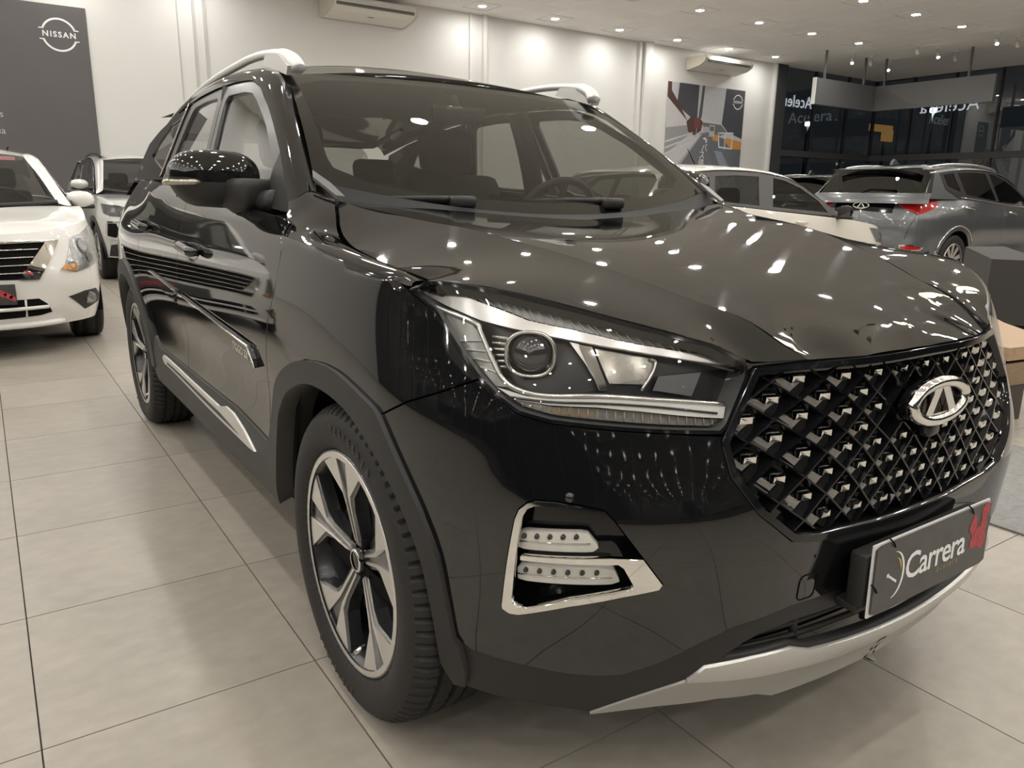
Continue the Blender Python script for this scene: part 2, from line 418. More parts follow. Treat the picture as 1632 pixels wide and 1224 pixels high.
def pix_ok(p):
    """rough view test, used only to decide which tiles are worth their own object"""
    cy, sy, cp, sp = math.cos(CAM_YAW), math.sin(CAM_YAW), math.cos(CAM_PITCH), math.sin(CAM_PITCH)
    f = Vector((cy * cp, sy * cp, sp)); r = Vector((sy, -cy, 0)); d = f.cross(r); q = Vector(p) - Vector(CAM_POS); z = q.dot(f)
    if z < .1: return None
    u, v = 816 + 1225 * q.dot(r) / z, 612 + 1225 * q.dot(d) / z
    return z if (-120 < u < 1750 and -120 < v < 1340) else None
def floor_and_ceiling():
    fl = slab('floor', (XB - .3, YL, -.10), (XF, YR + .3, -.008), GROUT)
    PX, PY = .606, .5855; xs = np.arange(-23, 18); ys = np.arange(-23, 44); T = None; near = []; rest = MB()
    for i in xs:
        for j in ys:
            cx, cy = -.2 + PX * (i + .5), -1.48 + PY * (j + .5)
            if not (XB - .2 < cx < XF - .3 and YL + .3 < cy < YR): continue
            if cy > 1.437 and -14 < cx and cy < 3.9 and cx < .9 and cx > -1.0 and False: continue
            d = pix_ok((cx, cy, 0)); near.append((d if d else 99, cx, cy))
    near.sort()
    for k, (d, cx, cy) in enumerate(near):
        if k < 290 and d < 50:
            if T is None:
                m = MB(); m.box((0, 0, -.006), (PX - .0035, PY - .0035, .012)); o = m.build('floor_tile', FLOORT, fl); T = o.data
            else: o = link_mesh('floor_tile', T, None, fl)
            o.location = (cx, cy, 0)
        else: rest.box((cx, cy, -.006), (PX - .0035, PY - .0035, .012))
    o = rest.build('floor_tiling', FLOORT, fl); o['kind'] = 'stuff'
    ce = slab('ceiling', (XB - .3, YL, CEIL + .09), (XF, YR + .3, CEIL + .2), mat('ceiling void', (.20, .195, .19), .9))
    PX, PY = .63, .64; T = None; near = []; rest = MB(); holes = set(LAMPS)
    for i in range(-3, 40):
        for j in range(-50, 14):
            cx, cy = -13.47 + PX * i, 17.42 + PY * j
            if not (XB < cx < XF and YL < cy < YR): continue
            d = pix_ok((cx, cy, CEIL)); near.append((d if d else 99, cx, cy))
    near.sort()
    for k, (d, cx, cy) in enumerate(near):
        lamp = min(abs(cx - a) + abs(cy - b) for a, b in LAMPS) < .1
        if lamp:
            m = MB(); sq = [(PX / 2 - .002) * s for s in (-1, 1)]; hole = [(.088 * math.cos(t), .088 * math.sin(t)) for t in np.linspace(0, 2 * math.pi, 24, endpoint=False)]
            f = lambda q: np.column_stack([q[:, 0] + cx, q[:, 1] + cy, np.full(len(q), CEIL)])
            h = .629 / 2; add_panel(m, f, [(-.3095, -h), (.3095, -h), (.3095, h), (-.3095, h)], holes=[hole], res=.3, depth=-.01, sign=-1.)
            if k < 290 and d < 50: m.build('ceiling_tile', CEILT, ce)
            else: rest.add(m.v, m.f, m.n)
        elif k < 290 and d < 50:
            if T is None: m = MB(); m.box((0, 0, .005), (PX - .011, PY - .011, .010)); o = m.build('ceiling_tile', CEILT, ce); T = o.data
            else: o = link_mesh('ceiling_tile', T, None, ce)
            o.location = (cx, cy, CEIL)
        else: rest.box((cx, cy, CEIL + .005), (PX - .011, PY - .011, .010))
    rest.n = [None] * len(rest.v)
    bar = mat('ceiling grid bar', (.90, .89, .87), .5)
    for i in range(-2, 41):
        x = -13.47 + PX * (i - .5)
        if XB < x < XF: m = MB(); m.box((x, (YL + YR) / 2, CEIL + .001), (.016, YR - YL, .006)); m.build('ceiling_bar', bar, ce)
    for j in range(-50, 15):
        y = 17.42 + PY * (j - .5)
        if YL < y < YR: m = MB(); m.box(((XB + XF) / 2, y, CEIL + .001), (XF - XB, .016, .006)); m.build('ceiling_bar', bar, ce)
    o = rest.build('ceiling_tiling', CEILT, ce); o['kind'] = 'stuff'
LAMPS = [(-13.47 + 2.52 * i, 17.42 - 1.92 * j) for i in range(10) for j in range(17) if not (i == 0 and j == 6) and not (i == 0 and j == 7)]
floor_and_ceiling()
def downlights():
    ringm = mat('white lamp ring', (.80, .79, .76), .8, spec=.1); coneM = mat('lamp reflector', (.85, .84, .80), .3, metal=.6); em = emitter('downlight lens', LAMP_TINT, LAMP_STRENGTH)
    proto = None
    order = ['nearest the dark column', 'second from the dark column', 'third from the dark column', 'fourth from the dark column', 'fifth from the dark column', 'sixth from the dark column']
    rows = ['row beside the white wall', 'second row from the white wall', 'third row from the white wall']
    for n, (x, y) in enumerate(LAMPS):
        if proto is None:
            t = empty('downlight'); m = MB(); m.lathe([(.083, -.002), (.100, -.004), (.104, .0), (.086, .012)], (0, 0, 0), 'z', 24); m.build('lamp_ring', ringm, t)
            m = MB(); m.lathe([(.083, -.001), (.052, -.009), (.0005, -.012)], (0, 0, 0), 'z', 9); m.build('lamp_lens', em, t); proto = t
        else: t = copy_tree(proto)
        t.location = (x, y, CEIL)
        i, j = round((x + 13.47) / 2.52), round((17.42 - y) / 1.92); z = pix_ok((x, y, CEIL))
        seen = (i == 0 and j <= 5) or (i == 1 and j <= 3) or (i == 2 and j <= 2)
        if seen: tag(t, 'recessed downlight, ' + order[j] + ', ' + rows[i], 'downlight', 'ceiling downlights')
        else: tag(t, 'round recessed downlight above the car rows, outside the picture', 'downlight', 'downlights above the picture')
downlights()
def walls():
    w = slab('wall_back', (XB - .25, YL, 0), (XB, 18.36, CEIL), WALLW)
    for k, (a, b, d) in enumerate([(1.88, 1.90, .015), (2.14, 2.19, .03), (2.33, 2.38, .03), (7.93, 8.02, .05), (8.26, 8.36, .10), (8.40, 8.44, .04), (12.96, 13.08, .06), (13.10, 13.36, .14)]):
        slab('trim_%d' % (k + 1), (XB, a, 0), (XB + d, b, CEIL), WALLW if k > 2 else mat('conduit grey paint', (.50, .49, .47), .6))
    slab('wall_end', (XB - .25, 18.30, 0), (XB + .12, 18.37, CEIL), WALLW)
    dk = mat('dark facade cladding', (.055, .058, .062), .5)
    slab('wall_column', (XB - .3, 18.371, 0), (XB + .10, 18.87, CEIL), dk)
    GL = glass('night facade glass', (.55, .57, .58), .9, ior=1.6)
    FR = mat('dark window frame', (.035, .036, .038), .4, spec=.4)
    xb = XB - .12
    win = 1
    # back facade panes
    ys = [18.87, 20.55, 22.28, YR]
    for a, b in zip(ys[:-1], ys[1:]):
        for z0, z1 in ((.05, 2.42), (2.60, CEIL)):
            o = slab('window_%d' % win, (xb - .012, a + .02, z0), (xb, b - .02, z1), GL); win += 1
    m = MB()
    for k, y in enumerate(ys): slab('trim_%d' % (20 + k), (xb - .06, y - .03, 0), (xb + .04, y + .03, CEIL), FR)
    slab('trim_30', (xb - .08, 18.87, 2.42), (xb + .10, YR, 2.60), mat('grey transom', (.075, .078, .082), .4)); slab('trim_31', (xb - .08, 18.87, 0), (xb + .06, YR, .05), FR)
    xs = [XB - .12, -13.04, -11.73, -10.39, -9.05, -7.7, -6.4, -5.0, -3.7, -1.0, 2.0, 5.0, 8.0, XF]
    for a, b in zip(xs[:-1], xs[1:]):
        for z0, z1 in ((.05, 2.42), (2.60, CEIL)):
            slab('window_%d' % win, (a + .02, YR, z0), (b - .02, YR + .012, z1), GL); win += 1
    for k, x in enumerate(xs): slab('trim_%d' % (40 + k), (x - .03, YR - .04, 0), (x + .03, YR + .06, CEIL), FR)
    slab('trim_60', (XB - .12, YR - .10, 2.42), (XF, YR + .08, 2.60), mat('grey transom', (.075, .078, .082), .4)); slab('trim_61', (XB, YR - .05, 0), (XF, YR + .08, .05), FR)
    xl = np.linspace(XB, XF, 13)
    for a, b in zip(xl[:-1], xl[1:]): slab('window_%d' % win, (a + .03, YL - .012, .05), (b - .03, YL, CEIL), GL); win += 1
    for k, x in enumerate(xl): slab('trim_%d' % (90 + k), (x - .04, YL - .06, 0), (x + .04, YL + .05, CEIL), FR)
    # front facade behind the camera
    yy = np.linspace(YL, YR, 12)
    for a, b in zip(yy[:-1], yy[1:]): slab('window_%d' % win, (XF, a + .03, .05), (XF + .012, b - .03, CEIL), GL); win += 1
    for k, y in enumerate(yy): slab('trim_%d' % (70 + k), (XF - .05, y - .04, 0), (XF + .06, y + .04, CEIL), FR)
    slab('floor_outside', (-60, -40, -.15), (60, 80, -.105), mat('night asphalt', (.03, .03, .032), .8))
walls()
def facade_letters():
    wm = mat('pale window lettering', (.62, .64, .68), .4, emit=(.8, .86, 1.0), estr=.35); wm.cycles.emission_sampling = 'NONE'  # faint glow put into the letters so they read pale; no lamp here
    # mirrored, as read from inside the glass
    def word(name, body, o, right, size, label):
        me = text_mesh(body, size, extrude=.004, align='LEFT', spacing=1.05); X = Vector(right) * -1; M = Matrix((X, Vector((0, 0, 1)), X.cross(Vector((0, 0, 1))))).transposed().to_4x4(); M.translation = Vector(o); me.transform(M); me.update()
        return tag(link_mesh(name, me, wm), label, 'lettering')
    word('window_lettering', 'Acelera', (XB - .10, 20.42, 4.02), (0, 1, 0), .50, 'mirrored white window lettering beside the dark column, on the far glass front')
    word('window_lettering', 'Acelera', (-10.93, YR - .012, 4.02), (1, 0, 0), .56, 'mirrored white window lettering on the right-hand glass front, behind the hanging sign')
facade_letters()
def hanging_sign():
    g = mat('pale grey sign board', (.13, .13, .129), .5, noise=.03)
    t = empty('hanging_sign', (-12.0, 20.0, 0)); tag(t, 'pale grey L-shaped fascia sign hanging from the ceiling before the glass corner', 'sign')
    m = MB(); m.box((0, -1.37, 3.93), (.10, 2.75, .66)); m.build('sign_board', g, t)
    m = MB(); m.box((1.62, .05, 3.93), (3.24, .10, .66)); m.build('sign_board', g, t)
    m = MB(); m.box((0, -2.752, 3.93), (.11, .02, .67)); m.build('sign_edge', WHITE, t)
    for x, y in ((0, -2.35), (0, -.55), (.25, .05), (2.55, .05)): m = MB(); m.box((x, y, (4.26 + CEIL) / 2), (.05, .05, CEIL - 4.26)); m.build('hanger_rod', g, t)
hanging_sign()
def air_cons():
    wp = mat('white appliance plastic', (.74, .72, .67), .4, noise=.02)
    for y0, y1, lab in ((4.55, 6.32, 'long white ceiling-mounted air conditioner above the black SUV roof'), (14.72, 16.55, 'long white ceiling-mounted air conditioner above the street poster')):
        t = empty('air_conditioner', (XB, (y0 + y1) / 2, 0)); tag(t, lab, 'air conditioner'); L = (y1 - y0) / 2
        prof = [(.02, 4.47), (.06, 4.45), (.50, 4.52), (.66, 4.60), (.70, 4.68), (.66, 4.76), (.02, 4.76)]
        m = MB(); m.prism(prof, -L + .03, L - .03, lambda a, b, h: (a, h, b)); m.build('casing', wp, t)
        for s in (-1, 1): m = MB(); m.prism([(a * 1.01, (b - 4.58) * 1.03 + 4.58) for a, b in prof], s * L - .03, s * L + .03, lambda a, b, h: (a, h, b)); m.build('end_cap', mat('cream appliance plastic', (.62, .58, .48), .45), t)
        m = MB(); m.box((.672, 0, 4.64), (.03, 2 * L - .14, .10), ry=-.45); m.build('air_outlet', mat('shadow grey slot', (.16, .155, .15), .5), t)
        for z, x in ((4.615, .672), (4.655, .700)): m = MB(); m.box((x, 0, z), (.012, 2 * L - .16, .022), ry=-.45); m.build('louvre', wp, t)
        m = MB(); m.box((.40, -.0, 4.498), (.012, .13, .004), ry=-.16); m.build('badge', DARK, t)
air_cons()
def nissan_mark(t, M, R, m, pre=''):
    fr = lambda a, b, h: tuple(M @ Vector((a, b, h)))
    for sg in (1, -1):
        a0 = math.radians(19); k = np.linspace(a0, math.pi - a0, 30); out = [((R + .0) * math.cos(a), sg * R * math.sin(a)) for a in k]; inn = [((R * .885) * math.cos(a), sg * (R * .885) * math.sin(a)) for a in k]
        b = MB()
        for i in range(len(k) - 1): b.add([fr(*out[i], .004), fr(*out[i + 1], .004), fr(*inn[i + 1], .004), fr(*inn[i], .004)], [(0, 1, 2, 3)])
        zz = sg * R * .885 * math.sin(a0)
        for s in (1, -1): b.add([fr(s * R * .83, zz, .004), fr(s * R * 1.12, zz, .004), fr(s * R * 1.10, zz + sg * R * .06, .004), fr(s * R * .90, zz + sg * R * .09, .004)], [(0, 1, 2, 3)])
        b.build('logo_arc', m, t)
    place_text('logo_lettering', 'NISSAN', R * .46, M @ Matrix.Translation((0, 0, .004)), m, t, spacing=1.28, bold=R * .012)
def banner():
    t = slab('banner', (XB + .005, -2.1, .35), (XB + .025, .43, 4.06), mat('charcoal banner cloth', (.105, .098, .096), .55, noise=.12, nscale=1.2), kind=None)
    tag(t, 'tall charcoal wall banner with round white brand logo, behind the white sedan', 'banner')
    M = frame((XB + .026, 0.005, 3.60), (0, 1, 0), (0, 0, 1)); nissan_mark(t, M, .262, WHITE)
    for z, s in ((2.29, 'as'), (2.03, 'ria')): place_text('banner_text', s, .15, frame((XB + .030, -.93, z), (0, 1, 0), (0, 0, 1)), mat('pale grey print', (.5, .5, .5), .5), t, align='RIGHT')
banner()
def poster():
    y0, y1, z0, z1 = 14.06, 17.14, 2.0, 4.12; Wd, Hd = y1 - y0, z1 - z0
    t = slab('poster', (XB + .003, y0, z0), (XB + .02, y1, z1), mat('poster sky grey', (.50, .50, .51), .45, noise=.05), kind=None); tag(t, 'large street-scene poster with white brand logo, below the right air conditioner', 'poster')
    # picture coordinates: (0,0) top left .. (1,1) bottom right, read from the print
    cnt = [0]
    def shape(nm, pts, col, lvl, rough=.5, noise=.12, ns=14):
        cnt[0] += 1; lvl = lvl + cnt[0] * .02
        b = MB(); P = [(XB + .021 + lvl * .0008, y0 + u * Wd, z1 - v * Hd) for u, v in pts]
        r = delaunay_2d_cdt([Vector(p) for p in pts], [(i, (i + 1) % len(pts)) for i in range(len(pts))], [], 1, 1e-6)
        b.add([(XB + .021 + lvl * .0008, y0 + p[0] * Wd, z1 - p[1] * Hd) for p in r[0]], [tuple(f) for f in r[2]]); b.build(nm, mat('print ' + nm, col, rough, noise=noise, nscale=ns), t)
    shape('print_building', [(.14, 0), (.385, 0), (.385, .46), (.12, .27)], (.06, .062, .07), 1)
    shape('print_pillar', [(.43, 0), (.46, 0), (.44, .40), (.40, .40)], (.08, .08, .085), 1)
    shape('print_building', [(.74, 0), (1, 0), (1, .62), (.80, .55), (.71, .45)], (.045, .045, .045), 1)
    shape('print_tower', [(.46, 0), (.74, 0), (.71, .45), (.45, .40)], (.47, .47, .48), 1)
    shape('print_foliage', [(0, 0), (.045, .0), (.05, .10), (.14, .24), (.27, .46), (0, .18)], (.085, .04, .035), 2, ns=40)
    shape('print_foliage', [(.25, .46), (.30, .40), (.42, .40), (.46, .45), (.44, .56), (.36, .62), (.28, .58)], (.075, .035, .03), 3, ns=40)
    shape('print_wall', [(0, .18), (.27, .46), (.27, .60), (0, .66)], (.55, .53, .52), 2)
    shape('print_barrier', [(0, .55), (.27, .50), (.33, .58), (.05, .84), (0, .86)], (.30, .30, .30), 2)
    shape('print_road', [(.44, .58), (.56, .58), (1, .70), (1, 1), (.16, 1)], (.15, .155, .165), 2)
    shape('print_lane', [(.58, .60), (1, .70), (1, 1), (.62, 1), (.55, .75)], (.13, .14, .16), 3)
    shape('print_footpath', [(.36, .66), (.45, .59), (.17, 1), (0, 1), (0, .93)], (.52, .51, .51), 3)
    shape('print_kerb', [(.455, .585), (.47, .585), (.20, 1), (.16, 1)], (.35, .35, .36), 4)
    shape('print_horizon', [(.45, .45), (.70, .46), (.80, .56), (.70, .60), (.50, .58)], (.14, .145, .15), 2)
    shape('print_taxi', [(.78, .62), (1, .66), (1, .76), (.86, .76), (.78, .68)], (.55, .26, .06), 4)
    shape('print_taxi', [(.60, .58), (.68, .60), (.69, .68), (.60, .66)], (.45, .30, .18), 4)
    shape('print_bus', [(.55, .475), (.62, .475), (.62, .62), (.55, .62)], (.42, .43, .38), 5); shape('print_bus_window', [(.56, .49), (.61, .49), (.61, .55), (.56, .55)], (.12, .13, .14), 6)
    shape('print_car', [(.47, .50), (.54, .50), (.55, .57), (.47, .57)], (.40, .40, .41), 5)
    shape('print_sign', [(.345, .405), (.425, .405), (.425, .53), (.345, .53)], (.16, .05, .055), 6); shape('print_sign_post', [(.38, .53), (.39, .53), (.385, .64), (.375, .64)], (.3, .3, .3), 6)
    for k in range(3):
        v = .60 + .055 * k; shape('print_rail', [(.0, v + .11 + .02 * k), (.34, v - .02), (.34, v - .005), (.0, v + .135 + .02 * k)], (.55, .55, .55), 5)
    for a in ([(.67, .56), (.86, .545), (.89, .56), (.70, .575)], [(.67, .56), (.68, .56), (.70, .75), (.685, .745)], [(.86, .545), (.872, .545), (.872, .755), (.86, .76)], [(.685, .735), (.87, .75), (.87, .765), (.69, .755)], [(.76, .56), (.77, .56), (.775, .77), (.765, .77)]): shape('print_frame', a, (.62, .64, .66), 7)
    for k in range(9): shape('print_stripe', [(.64 + .01 * k, .80 + .022 * k), (.74 + .012 * k, .81 + .021 * k), (.74 + .012 * k, .818 + .021 * k), (.64 + .01 * k, .81 + .022 * k)], (.42, .48, .56), 5)
    for s, u, v, sz in (('バ', .50, .775, .26), ('ス', .475, .865, .27), ('停', .47, .97, .27)): place_text('print_lettering', s, sz * .9, frame((XB + .028, y0 + u * Wd, z1 - v * Hd), (0, 1, 0), (0, -.15, 1)), WHITE, t)
    shape('print_arrow', [(.475, .645), (.50, .635), (.53, .66), (.525, .70), (.51, .70), (.512, .665), (.485, .665)], (.7, .7, .7), 7)
    M = frame((XB + .028, y0 + .905 * Wd, z1 - .155 * Hd), (0, 1, 0), (0, 0, 1)); nissan_mark(t, M, .20, WHITE)
poster()
def spots_and_outside():
    wp = mat('white spotlight body', (.75, .74, .72), .35); em = emitter('spot lens', (1., .96, .9), 60.)
    P = [(-11.91, 18.67, 'leftmost, above the left end of the hanging sign'), (-11.78, 19.33, 'small unlit one second along, above the hanging sign'), (-11.96, 20.5, 'above the bend of the hanging sign'), (-10.08, 18.61, 'first of the middle row'), (-10.04, 19.53, 'second of the middle row'), (-10.01, 20.33, 'third of the middle row'), (-8.29, 18.8, 'brighter of the two at the right picture edge'), (-8.14, 19.49, 'dimmer of the two at the right picture edge')]
    for k, (x, y, d) in enumerate(P):
        t = empty('spotlight', (x, y, CEIL)); tag(t, 'white ceiling track spotlight, ' + d, 'spotlight', 'track spotlights near the hanging sign')
        m = MB(); m.box((0, 0, -.012), (.12, .05, .024)); m.tube([(0, 0, -.02), (0, 0, -.12)], .010, 8); m.build('mount', wp, t)
        a = Vector((.4, -.55, -.73)).normalized(); c = Vector((0, 0, -.17)); m = MB(); m.tube([tuple(c - a * .10), tuple(c + a * .10)], .045, 14); m.build('spot_body', wp, t)
        m = MB(); q = c + a * .101; u = a.orthogonal().normalized(); v = a.cross(u); m.add([tuple(q + .036 * (u * math.cos(s) + v * math.sin(s))) for s in np.linspace(0, 2 * math.pi, 16, endpoint=False)], [tuple(range(16))]); m.build('spot_lens', em if k in (0, 2, 4, 6) else WHITE, t)
    ex = mat('exit lamp plastic', (.75, .75, .73), .4)
    # street lamps outside the glass, and added amber panels
    t = empty('street_lamp', (-30, 42.0, 0)); tag(t, 'bright bluish street lamp head outside the far glass front', 'street lamp')
    m = MB(); m.tube([(0, 0, 0), (0, 0, 5.6)], .10, 10); m.build('lamp_post', RIMDARK, t); m = MB(); m.box((0, 0, 5.7), (.28, .28, .25), bev=.04); m.build('lamp_head', emitter('street lamp glow', (.75, 1., .95), 14., False), t)
    t = empty('street_lamp', (-30, 56.3, 0)); tag(t, 'brightest street lamp, glaring just below the hanging sign', 'street lamp')
    m = MB(); m.tube([(0, 0, 0), (0, 0, 7.4)], .10, 10); m.build('lamp_post', RIMDARK, t); m = MB(); m.box((0, 0, 7.5), (.36, .36, .32), bev=.05); m.build('lamp_head', emitter('street lamp glare', (.8, 1., .95), 40., False), t)
    t = empty('amber_panels', (-30, 50.0, -.1)); tag(t, 'dim amber glowing panels added outside, standing in for a reflection in the glass', 'sign'); am = emitter('amber panel glow', (1., .55, .15), .5, False)  # glowing panels and post added to stand in for an amber reflection
    m = MB(); m.box((0, 0., 6.0), (.1, 2.7, .45)); m.build('glow_panel', am, t)
    m = MB(); m.box((.05, .75, 5.55), (.1, 1.3, .75)); m.build('glow_panel', am, t)
    m = MB(); m.tube([(-.1, .7, 0), (-.1, .7, 6.0)], .10, 8); m.build('panel_post', RIMDARK, t)
spots_and_outside()


def pendants():
    em = emitter('warm pendant glow', (1., .86, .62), 9.)
    for k, (x, y, z, r, d) in enumerate([(-.78, 4.95, 3.5, .21, 'largest of three'), (-.95, 5.55, 3.5, .13, 'smaller one farther back of three'), (-.58, 5.25, 3.3, .14, 'lower one of three')]):
        t = empty('pendant_lamp', (x, y, CEIL)); tag(t, 'warm pendant globe over the lounge, ' + d + ', mirrored in the bonnet', 'pendant lamp', 'pendant globes over the lounge')
        m = MB(); m.lathe([(0, -.03), (.06, -.03), (.065, .0)], (0, 0, 0), 'z', 20); m.build('canopy', RIMDARK, t)
        m = MB(); m.tube([(0, 0, -.02), (0, 0, z - CEIL + r * .9)], .004, 6); m.build('cord', RIMDARK, t)
        m = MB(); m.lathe([(max(.001, r * math.sin(a)), z - CEIL + r * math.cos(a) * .9) for a in np.linspace(0, math.pi, 9)], (0, 0, 0), 'z', 14); m.build('globe', em, t)
pendants()
# ------------------------------------------------------------------ the black SUV (x forward from the front axle, y to its left, z up)
SUV = tag(empty('suv'), 'large glossy black SUV filling the foreground, with studded diamond grille and silver roof rails', 'car')
PLAN = [(.757, 0), (.747, .2), (.715, .40), (.652, .58), (.562, .72), (.447, .817), (.29, .876), (.1, .898), (-.1, .905), (-.45, .902), (-1.0, .90), (-1.6, .90), (-2.1, .905), (-2.6, .91), (-2.95, .89), (-3.2, .83), (-3.36, .72), (-3.45, .5), (-3.5, .25), (-3.52, 0)]
ZK = [.18, .25, .32, .40, .50, .60, .70, .78, .86, .94, 1.0, 1.06, 1.12, 1.24]
_F0 = [-.06, -.03, .008, -.005, 0, .003, 0, -.010, -.022, -.05, -.10, -.15, -.2, -.3]
_F2 = [-.06, -.03, .004, .008, .014, .014, -.006, -.028, -.052, -.085, -.12, -.16, -.2, -0.3]
_F3 = [-.08, -.05, -.018, .002, .016, .018, -.006, -.030, -.056, -.092, -.135, -.18, -.24, -0.34]
_F4 = [-.085, -.055, -.030, -.006, .012, .014, -.006, -.026, -.050, -.086, -.13, -.18, -.24, -0.34]
_F5 = [-.07, -.042, -.022, -.008, .004, .008, -.004, -.018, -.042, -.072, -.10, -.14, -.19, -0.28]
_F6 = [-.06, -.032, -.014, -.005, .001, .002, -.002, -.012, -.032, -.054, -.068, -.09, -.115, -0.15]
_F7 = [-.07, -.035, -.016, -.006, .0, .0, 0, -.007, -.020, -.037, -.050, -.068, -.09, -0.13]
_S = [-.13, -.07, -.035, -.028, -.030, -.028, -.008, 0, -.003, -.012, -.022, -.034, -.048, -.08]
_S9 = [-.12, -.07, -.035, -.026, -.024, -.020, -.006, 0, -.003, -.012, -.022, -.034, -.048, -.08]
_Q = [-.12, -.06, -.03, -.012, -.004, .0, 0.002, 0, -.004, -.014, -.032, -.060, -.098, -.17]
_R = [-.12, -.05, -.005, .01, .015, .01, .0, -.004, -.012, -.024, -.045, -.07, -.10, -.16]
CREASE = [(.0, 1.3), (1.03, 1.3), (1.10, .985), (1.13, .972), (1.144, .975), (1.196, .984), (1.334, 1.001), (1.507, 1.022), (1.715, 1.036), (2.011, 1.055), (2.76, 1.095), (3.4, 1.13), (3.9, 1.15), (4.5, 1.17), (6, 1.18)]
_F8 = [-.07, -.035, -.018, -.010, -.004, -.002, 0, -.004, -.012, -.024, -.036, -.05, -.075, -.11]
SH = Shell(PLAN, ZK, [_F0, _F0, _F2, _F3, _F4, _F5, _F6, _F7, _F8, _S9, _S, _S, _S9, _Q, _Q, _Q, _R, _R, _R, _R], CREASE, .55)
G2 = .0022   # half a panel gap
def zc(s): return float(np.interp(s, [c[0] for c in CREASE], [c[1] for c in CREASE]))
def belt(s): return zc(s) + .034
door_front = [(1.712, 1.068), (1.719, 1.037), (1.704, .995), (1.721, .908), (1.752, .855), (1.779, .801), (1.80, .741), (1.84, .65), (1.89, .55), (1.905, .47)]
door_mid = [(2.77, belt(2.77)), (2.80, 1.03), (2.825, .933), (2.84, .84), (2.845, .737), (2.86, .64), (2.90, .54), (2.92, .47)]
hl = [(1.13, .967), (1.055, .935), (.986, .879), (.931, .836), (.886, .807), (.851, .788), (.795, .777), (.716, .771), (.599, .763), (.500, .757), (.486, .768), (.440, .843), (.438, .860), (.442, .871), (.502, .898), (.589, .918), (.675, .937), (.766, .955), (.911, .978), (1.034, .987), (1.088, .985)]
arch_out = [(1.93, .36), (1.92, .42), (1.86, .53), (1.793, .617), (1.708, .693), (1.609, .746), (1.505, .778), (1.396, .789), (1.31, .782), (1.201, .756), (1.157, .737), (1.088, .664), (1.031, .594), (.991, .517), (.974, .418), (.966, .355)]
arch_in = [(1.85, .33), (1.82, .45), (1.763, .574), (1.69, .637), (1.615, .684), (1.494, .729), (1.38, .736), (1.272, .719), (1.192, .681), (1.124, .632), (1.068, .569), (1.030, .497), (1.014, .421), (1.006, .351), (1.005, .285)]
split = [(1.157, .737), (1.081, .777), (1.009, .805), (.931, .836)]
# --- fenders
def fenders():
    top = [(s, zc(s)) for s in (1.70, 1.6, 1.5, 1.4, 1.3, 1.2, 1.16)]
    ol = [(1.136, .967)] + hl[1:4] + split[::-1][1:] + arch_out[::-1][5:-1] + door_front[::-1][1:-1] + [(1.719, 1.037)] + top
    mb = MB(); add_panel(mb, SH, ol, res=.022, gap=G2)
    # strip above the shoulder crease up to the bonnet gap
    ss = np.array([1.125, 1.15, 1.2, 1.3, 1.4, 1.5, 1.6, 1.68, 1.71]); zz = np.array([zc(s) for s in ss]) - .002; zz[-1] += .02
    lo = SH(np.stack([ss, zz], 1)); lo = np.vstack([lo[:-1], [(-.385, -.848, 1.052), (-.44, -.825, 1.082), (-.50, -.80, 1.112)]])
    lo = resample(crom(lo, 6), 40); hi = resample(crom(FEND_TOP, 8), 40)
    d = hi - lo; out = np.cross(np.gradient(lo, axis=0), d); out /= np.linalg.norm(out, axis=1)[:, None]; out *= np.sign(out[:, 2:3])
    t = np.linspace(0, 1, 9)[None, :, None]; P = lo[:, None] * (1 - t) + hi[:, None] * t + .012 * 4 * t * (1 - t) * out[:, None]
    mb.grid(P); b = hi.copy(); b[:, 2] -= .02; mb.grid(np.stack([hi, b], 1))
    o = mb.build('fender', PAINT, SUV); return o, mirror_y(o)
shut = [(.264, -.810, .985), (.20, -.803, .986), (.11, -.796, .991), (.03, -.793, .998), (-.037, -.79, 1.004), (-.12, -.784, 1.013), (-.205, -.775, 1.026), (-.25, -.766, 1.039), (-.285, -.756, 1.054), (-.33, -.739, 1.078), (-.38, -.721, 1.10), (-.42, -.705, 1.114)]
FEND_TOP = [(a, b - .005, c) for a, b, c in shut] + [(-.50, -.728, 1.135)]
fenders()
